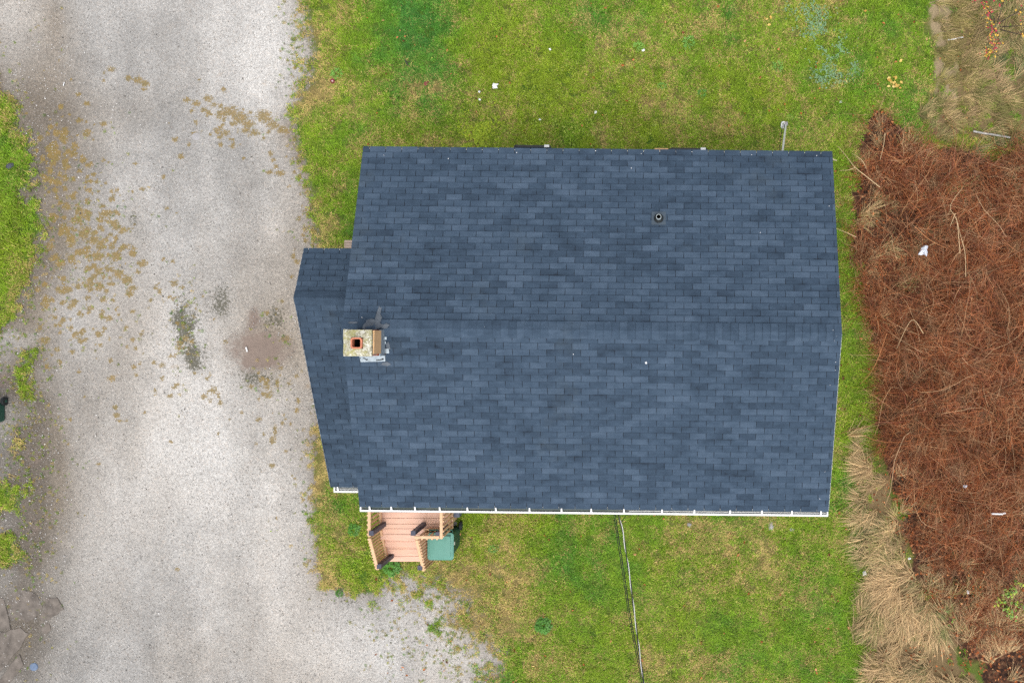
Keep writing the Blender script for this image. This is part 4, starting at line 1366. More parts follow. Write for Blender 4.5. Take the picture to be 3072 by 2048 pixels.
single(MB().tube([P(2975, 1540, .5), P(3005, 1541, .52), P(3016, 1538, .5)], .02, 6), 'white_strip', M_PAPER, P(2998, 1540, .5), 'torn white strip in the southeast part of the brambles', 'litter')
crate = thing('grey_crate', P(1366, 1536), 'small bluish grey crate against the wall behind the green bin', 'crate')
cc = P(1366, 1530, .25)
for dx, dy, sx, sy in ((-.09, 0, .02, .3), (.09, 0, .02, .3), (0, -.14, .16, .02), (0, .14, .16, .02)):
    MB().box((cc.x + dx, cc.y + dy, .14), (sx, sy, .28)).obj('side', simple("blue_grey_plastic", (.11, .13, .18), .5, .1, 5), crate)
MB().box((cc.x, cc.y, .03), (.16, .26, .02)).obj('base', simple("blue_grey_plastic", (.16, .18, .24), .5, .1, 5), crate)
MB().box((cc.x, cc.y, .29), (.2, .3, .02)).obj('lid', simple("blue_grey_plastic", (.16, .18, .24), .5, .1, 5), crate)

# ------------------------------------------------------------------ scattered cover (geometry nodes)


def scatter_group(coll):
    t = bpy.data.node_groups.new('scatter', 'GeometryNodeTree')
    t.interface.new_socket('Geometry', in_out='INPUT', socket_type='NodeSocketGeometry')
    t.interface.new_socket('Geometry', in_out='OUTPUT', socket_type='NodeSocketGeometry')
    gi, go = t.nodes.new('NodeGroupInput'), t.nodes.new('NodeGroupOutput')
    ip = t.nodes.new('GeometryNodeInstanceOnPoints')
    ci = t.nodes.new('GeometryNodeCollectionInfo')
    ci.inputs['Collection'].default_value = coll
    ci.inputs['Separate Children'].default_value = True
    ci.inputs['Reset Children'].default_value = True

    def na(name, ty):
        n = t.nodes.new('GeometryNodeInputNamedAttribute')
        n.data_type = ty
        n.inputs['Name'].default_value = name
        return n.outputs['Attribute']
    er = t.nodes.new('FunctionNodeEulerToRotation')
    t.links.new(na('rot', 'FLOAT_VECTOR'), er.inputs[0])
    t.links.new(gi.outputs[0], ip.inputs['Points'])
    t.links.new(ci.outputs[0], ip.inputs['Instance'])
    ip.inputs['Pick Instance'].default_value = True
    t.links.new(na('idx', 'INT'), ip.inputs['Instance Index'])
    t.links.new(er.outputs[0], ip.inputs['Rotation'])
    t.links.new(na('scl', 'FLOAT_VECTOR'), ip.inputs['Scale'])
    t.links.new(ip.outputs[0], go.inputs[0])
    return t


def scatter(name, label, co, rot, scl, variants, att, kind='stuff'):
    coll = bpy.data.collections.new(name + '_source')
    for m in variants:
        coll.objects.link(bpy.data.objects.new(m.name, m))
    me = bpy.data.meshes.new(name)
    n = len(co)
    me.vertices.add(n)
    me.vertices.foreach_set('co', co.astype(np.float32).ravel())
    for nm, ty, key, v in (('rot', 'FLOAT_VECTOR', 'vector', rot), ('scl', 'FLOAT_VECTOR', 'vector', scl), ('idx', 'INT', 'value', rng.integers(0, len(variants), n).astype(np.int32))):
        me.attributes.new(nm, ty, 'POINT').data.foreach_set(key, np.ascontiguousarray(v).ravel() if ty == 'INT' else v.astype(np.float32).ravel())
    for nm, v in att.items():
        me.attributes.new(nm, 'FLOAT', 'POINT').data.foreach_set('value', v.astype(np.float32))
    o = bpy.data.objects.new(name, me)
    COL.objects.link(o)
    md = o.modifiers.new('scatter', 'NODES')
    md.node_group = scatter_group(coll)
    o['kind'] = kind
    o['label'] = label
    return o


def blades(name, n, rad, lmin, lmax, wid, lean, mat, seed, segs=2, dirbias=None, droop=.5):
    r_ = random.Random(seed)
    m = MB()
    for i in range(n):
        a, d = r_.uniform(0, 6.283), rad * math.sqrt(r_.random())
        o = Vector((math.cos(a) * d, math.sin(a) * d, 0))
        h = r_.gauss(dirbias, .5) if dirbias is not None else r_.uniform(0, 6.283)
        dr = Vector((math.cos(h), math.sin(h), 0))
        sd = Vector((-dr.y, dr.x, 0))
        l, ln, w = r_.uniform(lmin, lmax), r_.uniform(*lean), wid * r_.uniform(.7, 1.3)
        vs = []
        p = o.copy()
        ang = ln
        for s in range(segs):
            wv = w * (1 - .55 * s / segs)
            vs += [p - sd * wv, p + sd * wv]
            p = p + (dr * math.sin(ang) + Vector((0, 0, math.cos(ang)))) * (l / segs)
            ang = min(ang + droop * r_.uniform(.5, 1.3), 1.75)
        vs.append(p)
        fs = [(2 * s, 2 * s + 1, 2 * s + 3, 2 * s + 2) for s in range(segs - 1)] + [(2 * segs - 2, 2 * segs - 1, 2 * segs)]
        m.add(vs, fs, r_.random())
    return m.mesh(name, mat)


def grass_material(name, green1, green2, yellow, tan, base=0.0):
    t = NT(name)
    tone = t.attr('tone')
    dry, hue, rd = t.attr('dry', True), t.attr('hue', True), t.rand()
    g = t.mix(hue, yellow, green1)
    g = t.mix(t.rng(hue, .5, 1.0), g, green2)
    d = t.rng(t.math('ADD', t.math('ADD', dry, base), t.math('ADD', t.math('MULTIPLY', t.math('SUBTRACT', tone, .5), .75), t.math('MULTIPLY', t.math('SUBTRACT', rd, .5), .60))), .38, .72)
    c = t.mix(d, g, tan)
    c = t.scale(c, t.math('MULTIPLY', t.rng(t.math('FRACT', t.math('MULTIPLY', tone, 7.7)), 0, 1, .6, 1.4), t.rng(t.math('FRACT', t.math('MULTIPLY', rd, 13.3)), 0, 1, .68, 1.36)))
    return t.done(c, .6, .25)


M_GRASS = grass_material("lawn_grass", (0.092, 0.246, 0.012), (0.058, 0.200, 0.026), (0.208, 0.300, 0.016), (0.43, 0.32, 0.115))
M_STRAW = grass_material("dry_tussock", (0.12, 0.17, 0.04), (0.09, 0.14, 0.05), (0.26, 0.22, 0.07), (0.52, 0.36, 0.185), 0.15)
G_VAR = [blades('grass_tuft', 20, .075, .05, .125, .0065, (.35, 1.25), M_GRASS, 100 + i) for i in range(10)]


def sample(n, x0, x1, y0, y1):
    return rng.uniform(x0, x1, n), rng.uniform(y0, y1, n)


def in_house(x, y):
    c, s = math.cos(-YAW), math.sin(-YAW)
    u, v = (x - HC.x) * c - (y - HC.y) * s, (x - HC.x) * s + (y - HC.y) * c
    return ((np.abs(u) < 4.1) & (v > -2.95) & (v < 3.0)) | ((u > SU + .2) & (u < -4) & (v > SVS + .2) & (v < SVN - .2))


def in_porch(x, y):
    return (x > X0 - .02) & (x < XM + .03) & (y > -5.2) & (y < -2.9) | (x > XM) & (x < X1) & (y > yr) & (y < -2.9) | (np.abs(x + 4.705) < .25) & (np.abs(y + 4.62) < .27)


XA, XB, YA, YB = -15.6, 9.0, -8.6, 8.2
x, y = sample(95000, XA, XB, YA, YB)
sd = lawn_sd(x, y)
rag = raggedness(x, y)
sdr = sd + fbm(x, y, 5.0, 3, 133) * rag * 1.5 + rng.normal(0, .45, len(x)) * rag
bsd = sdpoly(x, y, BRAMBLE) + .25 * fbm(x, y, 2, 3, 41)
dsd = np.maximum(sdpoly(x, y, DRYS), sdpoly(x, y, DRYN) - 0.05)
dy_ = dryness(x, y)
thin = rng.random(len(x)) < (1 - .55 * sstep(.5, 1.0, dy_))
keep = (sdr > 0.0) & (bsd < .12) & ((dsd < 0.02) | (rng.random(len(x)) < .12)) & ~in_house(x, y) & ~in_porch(x, y) & thin
sandy = np.zeros(len(x))
for px, py, rx, ry in ((2820, 60, 40, 60), (2830, 130, 30, 50), (2815, 215, 22, 60), (2855, 235, 30, 70)):
    sandy = np.maximum(sandy, blob(x, y, px, py, rx, ry))
keep &= rng.random(len(x)) > sstep(.1, .9, sandy + .5 * fbm(x, y, 3, 3, 88))
keep &= ~((y < P(0, 1340).y) & (x > P(2630, 0).x) & (rng.random(len(x)) < .93))
x, y, dy_, sdk = x[keep], y[keep], dy_[keep], sdr[keep]
n = len(x)
edge = np.exp(-np.clip(sdk, 0, 9) / .22)
dy_ = np.clip(dy_ + .42 * edge, 0, 1)
hu = hueval(x, y)
lush = 0.85 + 0.5 * fbm(x, y, 1.6, 3, 140) + 0.7 * blob(x, y, 2590, 1640, 40, 420) + 0.5 * blob(x, y, 60, 650, 100, 320) + 0.4 * blob(x, y, 2560, 400, 60, 250)
s = np.clip(lush, .5, 2.0) * rng.uniform(.75, 1.25, n) * np.where(dy_ > .6, .8, 1) * (1 - .5 * edge)
scatter('lawn_grass', 'short mixed green and straw grass blades covering the lawn', np.stack([x, y, groundz(x, y) + .002], 1),
        np.stack([np.zeros(n), np.zeros(n), rng.uniform(0, 6.28, n)], 1), np.stack([s * .5 + .55, s * .5 + .55, s], 1), G_VAR, dict(dry=dy_, hue=hu))

# stray weeds in the gravel and along its edge
x, y = sample(40000, XA, P(1600, 0).x, YA, YB)
ix = lawn_sd(x, y)
near = np.exp(-np.clip(-ix, 0, 9) / .22) * .5
dk_ = 0.75 * blob(x, y, 555, 980, 40, 130) + .25 * blob(x, y, 830, 960, 45, 60) + .4 * blob(x, y, 790, 1150, 50, 60) + .30 * blob(x, y, 260, 720, 150, 220) + .85 * blob(x, y, 1350, 1850, 180, 160) + 1.0 * blob(x, y, 900, 140, 45, 150) + .5 * blob(x, y, 60, 1100, 100, 600) + .2 * blob(x, y, 100, 1500, 90, 300)
keep = (ix < .02) & (rng.random(len(x)) < (near + dk_) * .95) & (fbm(x, y, 5, 3, 150) > -.3) & ~in_house(x, y) & ~in_porch(x, y)
x, y = x[keep], y[keep]
n = len(x)
scatter('gravel_weeds', 'sparse low weeds growing through the gravel', np.stack([x, y, groundz(x, y) - .012], 1), np.stack([np.zeros(n), np.zeros(n), rng.uniform(0, 6.28, n)], 1),
        np.repeat(rng.uniform(.18, .5, n)[:, None], 3, 1), G_VAR, dict(dry=rng.uniform(.1, .9, n), hue=rng.uniform(.2, .9, n)))

# loose stones on the gravel
M_STONE = None
t = NT("loose_stone")
M_STONE = t.done(t.ramp(t.rand(), [(0, (.10, .095, .09)), (.12, (.24, .22, .20)), (.5, (.40, .385, .365)), (.9, (.52, .50, .48)), (1, (.75, .74, .72))]), .85, .25)


def stone_mesh(i):
    r_ = random.Random(900 + i)
    m = MB()
    n_ = 6
    vs = []
    for z, rr in ((-.3, .8), (.25, .95), (.55, .5)):
        for k in range(n_):
            a = 2 * math.pi * k / n_ + r_.uniform(-.2, .2)
            q = rr * r_.uniform(.75, 1.2)
            vs.append((math.cos(a) * q, math.sin(a) * q * .75, z))
    fs = [(j * n_ + k, j * n_ + (k + 1) % n_, (j + 1) * n_ + (k + 1) % n_, (j + 1) * n_ + k) for j in range(2) for k in range(n_)] + [tuple(2 * n_ + k for k in range(n_))]
    return m.add(vs, fs).mesh('stone', M_STONE)


S_VAR = [stone_mesh(i) for i in range(6)]
x, y = sample(60000, XA, P(1650, 0).x, YA, YB)
ix = lawn_sd(x, y) + fbm(x, y, 5, 3, 133) * raggedness(x, y)
md_ = blob(x, y, 775, 1050, 85, 55)
lg = .75 + .5 * fbm(x, y, .7, 3, 51)
keep = (ix < .04) & ~in_house(x, y) & (md_ < .35) & (rng.random(len(x)) < lg)
x, y = x[keep], y[keep]
n = len(x)
sz = rng.uniform(.006, .015, n) * np.where(rng.random(n) < .03, 1.8, 1)
scatter('loose_gravel', 'loose pale and dark stones lying on the gravel drive', np.stack([x, y, groundz(x, y) - .010 + sz * .3], 1),
        np.stack([rng.normal(0, .3, n), rng.normal(0, .3, n), rng.uniform(0, 6.28, n)], 1), np.repeat(sz[:, None], 3, 1), S_VAR, {})


# brambles
def cane_material():
    t = NT("bramble_cane")
    tone, rd = t.attr('tone'), t.rand()
    p = t.geo()
    f = t.math('FRACT', t.math('ADD', tone, t.math('MULTIPLY', rd, .37)))
    c = t.ramp(f, [(0, (.07, .025, .018)), (.2, (.28, .085, .032)), (.5, (.46, .158, .054)), (.72, (.24, .078, .046)), (.9, (.50, .25, .11)), (1, (.70, .46, .26))])
    c = t.mix(t.rng(t.noise(p, 1.5, 4, .65), .44, .64, 0, .75), c, t.scale(c, 0.38))
    c = t.mix(t.rng(t.noise(t.stretch(p, (1.3, .8, 1)), 2.3, 3, .6), .52, .72, 0, .6), c, (.40, .27, .15))
    return t.done(c, .6, .3)


M_CANE = cane_material()


def cane_clump(i, n, spread, hgt, lmin, lmax, rad):
    r_ = random.Random(500 + i)
    m = MB()
    main = r_.uniform(0, 6.28)
    for k in range(n):
        a = r_.uniform(0, 6.283)
        o = Vector((math.cos(a), math.sin(a), 0)) * spread * math.sqrt(r_.random())
        h = r_.gauss(main, .45 if i % 2 else 1.2)
        l = r_.uniform(lmin, lmax)
        tilt = r_.uniform(.35, 1.1)
        o.z = r_.uniform(0, hgt * .5) if r_.random() < .6 else 0
        p, pts, rr = o.copy(), [o.copy()], [rad * r_.uniform(.6, 1.3)]
        segs = 6
        for s in range(segs):
            d_ = Vector((math.cos(h) * math.sin(tilt), math.sin(h) * math.sin(tilt), math.cos(tilt)))
            p = p + d_ * (l / segs)
            if p.z < .03: p.z = .03
            tilt = min(tilt + r_.uniform(.08, .36), 1.9)
            h += r_.gauss(0, .26)
            pts.append(p.copy())
            rr.append(rr[0] * (1 - .75 * (s + 1) / segs))
        m.tube(pts, rr, 3, r_.random(), cap=False)
        if r_.random() < .55:
            q = pts[r_.randint(2, 4)]
            h2 = h + r_.choice((-1, 1)) * r_.uniform(.5, 1.1)
            e1 = q + Vector((math.cos(h2), math.sin(h2), .1)) * l * .16
            e2 = e1 + Vector((math.cos(h2 + .3), math.sin(h2 + .3), -.15)) * l * .14
            m.tube([q, e1, e2], [rad * .5, rad * .4, rad * .15], 3, r_.random(), cap=False)
    return m.mesh('cane_clump', M_CANE)


C_VAR = [cane_clump(i, 26, .32, .55, .35, 1.25, .0062) for i in range(14)]
x, y = sample(9000, P(2480, 0).x, 9.4, -7.2, 5.2)
b_ = sdpoly(x, y, BRAMBLE) + .42 * fbm(x, y, 1.5, 4, 160)
dens = sstep(-.02, .35, b_) * (.5 + .75 * fbm(x, y, 1.3, 4, 163)) * (1 - .55 * blob(x, y, 2700, 500, 90, 60)) * (1 - .6 * sstep(P(0, 1350).y, P(0, 1600).y, y) )
keep = (b_ > 0.02) & (rng.random(len(x)) < dens * .56)
x, y, b_ = x[keep], y[keep], b_[keep]
n = len(x)
s = rng.uniform(.65, 1.15, n) * (.55 + .45 * sstep(0, .8, b_)) * (1 - .3 * sstep(-4, -6, y))
bias = np.where(rng.random(n) < .5, fbm(x, y, .5, 2, 166) * 4 + .5 + rng.normal(0, .35, n), rng.uniform(0, 6.28, n))
scatter('bramble_thicket', 'tangled leafless red brown bramble canes east of the house', np.stack([x, y, groundz(x, y)], 1), np.stack([rng.normal(0, .12, n), rng.normal(0, .12, n), bias], 1),
        np.stack([s, s, s * rng.uniform(.6, 1.25, n)], 1), C_VAR, {})


B_VAR = [cane_clump(60 + i, 2, .12, .75, .9, 1.9, .0085) for i in range(8)]
k2 = rng.random(n) < .10
nb = int(k2.sum())
scatter('long_bramble_canes', 'longer bramble canes arching over the top of the thicket', np.stack([x[k2], y[k2], groundz(x[k2], y[k2]) + .18], 1),
        np.stack([rng.normal(0, .15, nb), rng.normal(0, .15, nb), bias[k2] + rng.normal(0, .3, nb)], 1), np.stack([s[k2], s[k2], s[k2]], 1), B_VAR, {})


# dead leaves
def leaf_mesh(i, mat):
    r_ = random.Random(700 + i)
    m = MB()
    w, l = .32, 1.0
    c_ = r_.uniform(-.2, .35)
    vs = [(0, -.5 * l, 0), (-w, -.1, .1 + c_), (0, 0, 0), (w, -.1, .1 + c_), (-w * .7, .25, .12 + c_), (0, .3, .04), (w * .7, .25, .12 + c_), (0, .5 * l, .15)]
    m.add(vs, [(0, 2, 1), (0, 3, 2), (1, 2, 5, 4), (2, 3, 6, 5), (4, 5, 7), (5, 6, 7)], r_.random())
    return m.mesh('leaf', mat)


def leaf_material(name, stops):
    t = NT(name)
    return t.done(t.ramp(t.rand(), stops), .65, .3)


M_LEAF = leaf_material("dead_leaf", [(0, (.10, .034, .018)), (.3, (.28, .088, .030)), (.6, (.46, .155, .050)), (.85, (.52, .21, .075)), (1, (.50, .30, .15))])
L_VAR = [leaf_mesh(i, M_LEAF) for i in range(6)]
x, y = sample(70000, P(1100, 0).x, 9.4, YA, YB)
b_ = sdpoly(x, y, BRAMBLE) + .3 * fbm(x, y, 1.5, 3, 160)
south = sstep(P(0, 1250).y, P(0, 1500).y, y)
dens = sstep(-.15, .3, b_) * (.30 + .5 * south * (1 - .75 * sstep(P(0, 1720).y, P(0, 1850).y, y)) + .5 * fbm(x, y, 1.3, 3, 171)) + .05 * np.exp(-np.clip(-b_, 0, 9) / .5) + .012
pile = 0
for px, py, rx, ry in ((2640, 1635, 35, 10), (2620, 345, 25, 25), (2800, 1745, 25, 40), (2700, 1480, 30, 30), (2710, 1810, 40, 20), (2880, 1720, 50, 30), (2640, 1800, 25, 15), (2700, 1590, 40, 40)):
    pile = pile + blob(x, y, px, py, rx, ry)
dens = dens + .8 * pile + .30 * sstep(0, .3, sdpoly(x, y, DRYS)) * (fbm(x, y, 1.1, 4, 181) < -.05)
keep = (rng.random(len(x)) < dens * .75) & ~in_house(x, y)
x, y, b_, south = x[keep], y[keep], b_[keep], south[keep]
n = len(x)
zl = groundz(x, y) + .015 + rng.random(n) ** 1.6 * np.where(b_ > .1, .24, .10)
s = rng.uniform(.035, .085, n)
scatter('fallen_leaves', 'rust brown dead leaves lying in and beside the brambles', np.stack([x, y, zl], 1), np.stack([rng.normal(0, .55, n), rng.normal(0, .55, n), rng.uniform(0, 6.28, n)], 1),
        np.repeat(s[:, None], 3, 1), L_VAR, {})
# a few stray leaves on the lawn, yellow ones near the northeast strip
M_YLEAF = leaf_material("yellow_leaf", [(0, (.45, .26, .06)), (.5, (.60, .42, .10)), (1, (.70, .55, .22))])
Y_VAR = [leaf_mesh(20 + i, M_YLEAF) for i in range(3)]
yl_ = [(2683 + random.gauss(0, 10), 250 + random.gauss(0, 11)) for _ in range(16)] + [(2300, 62), (2294, 58), (2310, 56), (2306, 78), (2593, 37), (2700, 185)]
x = np.array([P(a, b).x for a, b in yl_]); y = np.array([P(a, b).y for a, b in yl_])
n = len(x)
scatter('yellow_leaves', 'small drift of yellow leaves on the lawn north of the brambles', np.stack([x, y, np.full(n, .07)], 1), np.stack([rng.normal(0, .3, n), rng.normal(0, .3, n), rng.uniform(0, 6.28, n)], 1),
        np.repeat(rng.uniform(.07, .11, n)[:, None], 3, 1), Y_VAR, {})

# dry tussock grass
T_VAR = [blades('dry_tussock', 46, .09, .28, .72, .0048, (.35, 1.0), M_STRAW, 300 + i, 4, math.pi, .36) for i in range(8)]
T_VAR2 = T_VAR
x, y = sample(16000, P(2520, 0).x, 9.3, YA, YB)
ds, dn = sdpoly(x, y, DRYS), sdpoly(x, y, DRYN)
b_ = sdpoly(x, y, BRAMBLE)
pS = sstep(-.22, .38, ds + .45 * fbm(x, y, 1.6, 4, 180)) * (.62 + 1.1 * fbm(x, y, 1.1, 4, 181)) * (1 - .5 * sstep(P(2800, 0).x, P(2950, 0).x, x))
pN = .50 * sstep(-.05, .25, dn + .2 * fbm(x, y, 2, 3, 182)) * (.75 + .6 * fbm(x, y, 1.1, 3, 183))
pB = .04 * (b_ > .1) + .30 * (b_ > -.1) * sstep(P(0, 1650).y, P(0, 1900).y, y) * (fbm(x, y, .9, 3, 185) > -.1)
sandy = np.zeros(len(x))
for px, py, rx, ry in ((2820, 60, 40, 60), (2830, 130, 30, 50), (2815, 215, 22, 60), (2855, 235, 30, 70)):
    sandy = np.maximum(sandy, blob(x, y, px, py, rx, ry))
keep = (rng.random(len(x)) < np.maximum(np.maximum(pS, pN * (1 - .6 * sandy)), pB) * .42)
x, y, ds, dn = x[keep], y[keep], ds[keep], dn[keep]
n = len(x)
flow = fbm(x, y, .45, 2, 190) * 2.2 + np.where(ds > 0, math.pi, .6)
s = rng.uniform(.6, 1.05, n) * np.where(dn > 0, .72, 1)
dr = np.clip(np.where(dn > 0, .30, np.where(ds > 0, .72, .62)) + .4 * fbm(x, y, 1.2, 3, 191), 0, 1)
dr = np.where(ds > 0, np.clip(dr - .5 * np.exp(-np.clip(ds, 0, 9) / .10), 0, 1), dr)
scatter('dry_grass', 'long flattened straw coloured grass beside the brambles', np.stack([x, y, groundz(x, y)], 1), np.stack([rng.normal(0, .1, n), rng.normal(0, .1, n), flow + rng.normal(0, .24, n) + math.pi], 1),
        np.stack([s, s, s * .8], 1), T_VAR, dict(dry=dr, hue=np.clip(.5 + fbm(x, y, 1, 3, 192), 0, 1)))


# low leafy patches in the lawn
def rosette(name, n, l, w, mat, seed, lift=.5):
    r_ = random.Random(seed)
    m = MB()
    for i in range(n):
        h = r_.uniform(0, 6.283)
        d_, sdv = Vector((math.cos(h), math.sin(h), 0)), Vector((-math.sin(h), math.cos(h), 0))
        ll, ww = l * r_.uniform(.55, 1.1), w * r_.uniform(.7, 1.2)
        up = Vector((0, 0, 1)) * ll * lift * r_.uniform(.4, 1.2)
        vs = [d_ * ll * .12, d_ * ll * .55 - sdv * ww + up, d_ * ll * .55 + sdv * ww + up, d_ * ll + up * .75]
        m.add([v + Vector((0, 0, .012)) for v in vs], [(0, 2, 1), (1, 2, 3)], r_.random())
    return m.mesh(name, mat)


def leafgreen(name, a, b):
    t = NT(name)
    return t.done(t.scale(t.mix(t.rand(), a, b), t.rng(t.attr('tone'), 0, 1, .75, 1.3)), .5, .35)


def patch(name, label, px_blobs, count, a, b, size, nleaf=7, lw=.38):
    v = [rosette(name + '_sprig', nleaf, 1.0, lw, leafgreen(name, a, b), 40 + i) for i in range(4)]
    xs_, ys2 = [], []
    for px, py, rx, ry, k in px_blobs:
        for _ in range(int(count * k)):
            q = P(px + random.gauss(0, rx * .6), py + random.gauss(0, ry * .6))
            xs_.append(q.x); ys2.append(q.y)
    x, y = np.array(xs_), np.array(ys2)
    k2 = (fbm(x, y, 4.5, 3, 210) > -.12) & ~in_house(x, y)
    x, y = x[k2], y[k2]
    n = len(x)
    return scatter(name, label, np.stack([x, y, groundz(x, y) + .045], 1), np.stack([rng.normal(0, .2, n), rng.normal(0, .2, n), rng.uniform(0, 6.28, n)], 1),
                   np.repeat(rng.uniform(size * .6, size * 1.3, n)[:, None], 3, 1), v, {})


patch('silvery_clover', 'silvery blue green ground cover patch in the northeast lawn', [(2440, 30, 40, 40, .7), (2450, 90, 45, 40, 1.3), (2490, 130, 45, 30, 1), (2500, 160, 30, 20, .6), (2490, 215, 40, 30, .6), (2560, 215, 16, 25, .3),
                                                                                       (2460, 235, 25, 25, .4), (2520, 240, 25, 20, .3), (2380, 30, 30, 30, .2)], 330, (.15, .29, .12), (.26, .40, .26), .020)
patch('yellow_weed_patch', 'bright yellow green weed patch behind the north eave', [(1425, 400, 52, 50, 1), (1455, 345, 45, 40, .6), (1390, 430, 60, 22, .5)], 620, (.22, .34, .012), (.40, .48, .03), .027)
patch('lawn_sprigs', 'scattered pale broad leaved sprigs in the lawn', [(1900, 300, 420, 140, 1), (1750, 400, 300, 50, .6), (1250, 1620, 300, 60, .35), (2050, 120, 350, 100, .5), (1100, 1650, 120, 60, .12), (1500, 330, 400, 100, .3), (30, 650, 90, 250, .3)],
      640, (.20, .32, .03), (.42, .48, .09), .022)

# single weeds and plants
M_WEED = leafgreen("broad_weed_leaf", (.06, .18, .02), (.085, .23, .028))
M_WEED2 = leafgreen("pale_weed_leaf", (.10, .25, .035), (.15, .31, .04))


def weed(px, py, size, mat, label, seed, n=70, lift=.55):
    n = n * 2
    c = P(px, py, .02)
    r_ = random.Random(seed)
    o = thing('weed', c, label, 'weed')
    m = MB()
    for i in range(n):
        h = r_.uniform(0, 6.283)
        d0 = Vector((math.cos(h), math.sin(h), 0)) * size * .45 * math.sqrt(r_.random())
        h2 = h + r_.gauss(0, .8)
        d_, sdv = Vector((math.cos(h2), math.sin(h2), 0)), Vector((-math.sin(h2), math.cos(h2), 0))
        ll = size * r_.uniform(.12, .30)
        ww = ll * .22
        up = Vector((0, 0, ll * lift * r_.uniform(.3, 1.2)))
        z0 = Vector((0, 0, size * .25 * (1 - d0.length / (size * .5)) + .01))
        vs = [d0 + z0, d0 + d_ * ll * .5 - sdv * ww + up + z0, d0 + d_ * ll * .5 + sdv * ww + up + z0, d0 + d_ * ll + up * .7 + z0]
        m.add([v + c for v in vs], [(0, 2, 1), (1, 2, 3)], r_.random())
    m.obj('foliage', mat, o)
    MB().tube([c, c + Vector((0, 0, size * .2))], [.01, .005], 5).obj('stem', mat, o)
    return o


weed(1632, 1872, .34, M_WEED, 'large dark green weed tussock standing alone in the south lawn', 1, 150)
weed(1178, 1700, .34, M_WEED, 'dark green weed clump growing at the foot of the porch steps', 2, 130)
weed(1065, 1588, .26, M_WEED, 'dark green weed clump in the grass just west of the porch', 3, 110)
weed(1019, 1778, .16, M_WEED, 'small green weed tuft at the gravel edge southwest of the porch', 4, 60)
weed(2065, 128, .27, M_WEED2, 'pale leafy rosette in the upper middle of the north lawn', 5, 40, .3)
weed(1916, 140, .22, M_WEED2, 'leafy rosette right beside the oval white scrap on the north lawn', 6, 36, .3)
weed(1986, 258, .20, M_WEED2, 'bright rosette in the north lawn behind the vent pipe', 7, 30, .3)
weed(2105, 280, .20, M_WEED, 'dark rosette in the north lawn west of the leaning plank', 8, 34, .3)
weed(2332, 200, .24, M_WEED2, 'pale rosette in the lawn north of the leaning plank', 9, 36, .3)
weed(2369, 352, .15, M_WEED2, 'small yellow green rosette just past the foot of the leaning plank', 10, 26, .3)
weed(1010, 222, .24, M_WEED2, 'yellow green weed beside the dark red disc at the gravel edge', 11, 40, .3)
weed(1480, 1645, .2, M_WEED, 'small green weed in the grass east of the green bin', 12, 40, .3)


def branchy(name, px, py, label, cat, mats, size, hgt, nb, nl, seed, lsize):
    c = P(px, py, 0)
    r_ = random.Random(seed)
    o = thing(name, c, label, cat)
    stems, tips = MB(), []
    for i in range(nb):
        h, t = 2 * math.pi * i / nb + r_.uniform(-.4, .4), r_.uniform(.35, .85)
        p, pts = c.copy(), [c.copy()]
        for s_ in range(6):
            p = p + Vector((math.cos(h) * math.sin(t), math.sin(h) * math.sin(t), math.cos(t))) * (size / 5)
            h += r_.gauss(0, .22)
            t = min(t + .07, 1.3)
            pts.append(p.copy())
            if s_ > 1:
                q = p + Vector((math.cos(h + r_.choice((-.9, .9))), math.sin(h + r_.choice((-.9, .9))), .3)) * size * .2
                stems.tube([p, q], [.006, .002], 4)
                tips += [q, p.lerp(q, .5)]
                tips.append(p.copy())
        stems.tube(pts, [.014, .012, .010, .008, .006, .004, .002], 5)
    stems.obj('branch', M_DKB, o)
    for mt, share in mats:
        lm = MB()
        for _ in range(int(nl * share)):
            q = r_.choice(tips) + Vector((r_.gauss(0, .05), r_.gauss(0, .05), r_.gauss(0, .04)))
            rot = Matrix.Rotation(r_.uniform(0, 6.28), 3, 'Z') @ Matrix.Rotation(r_.gauss(0, .5), 3, 'X')
            l_ = lsize * r_.uniform(.6, 1.3)
            lm.add([q + rot @ Vector(v) * l_ for v in ((0, -.5, 0), (-.3, 0, .06), (.3, 0, .06), (0, .5, 0))], [(0, 2, 1), (1, 2, 3)], r_.random())
        lm.obj('foliage', mt, o)
    return o


M_DKB = simple("dark_twig", (.06, .045, .04), .85, .3, 15)
M_REDL = simple("crimson_leaf", (.42, .035, .06), .6, .3, 30)
M_YELL = simple("amber_leaf", (.62, .37, .05), .6, .3, 30)
M_OLIVE = simple("olive_leaf", (.13, .14, .05), .6, .3, 30)
branchy('shrub', 2985, 85, 'autumn shrub with sparse crimson and amber leaves north of the brambles', 'shrub', ((M_REDL, .40), (M_YELL, .35), (M_OLIVE, .45)), 1.05, 1.0, 9, 420, 3, .06)
branchy('sapling', 3015, 1795, 'yellow green leafy sapling in the dry grass south of the brambles', 'sapling', ((M_WEED2, .7), (leafgreen("lime_leaf", (.30, .40, .03), (.38, .42, .04)), .5)), .38, .5, 6, 130, 4, .075)
branchy('seedling', 2835, 1835, 'small green seedling beside a pale grass tuft in the southern rough', 'sapling', ((M_WEED2, 1.0),), .2, .3, 5, 40, 5, .07)

# single pale canes that stand out from the thicket
M_PALE = simple("pale_bare_cane", (.58, .42, .24), .7, .2, 12)
M_ORNG = simple("orange_brown_cane", (.40, .17, .07), .7, .2, 12)


def cane(paths, rad, mat, label):
    m = MB()
    for pts in paths:
        q = interp([P(a, b, z) for a, b, z in pts], 14)
        m.tube(q, [rad * (1 - .6 * i / 13) for i in range(14)], 5)
    return single(m, 'bare_cane', mat, P(*paths[0][0]), label, 'cane', 'single bare canes')


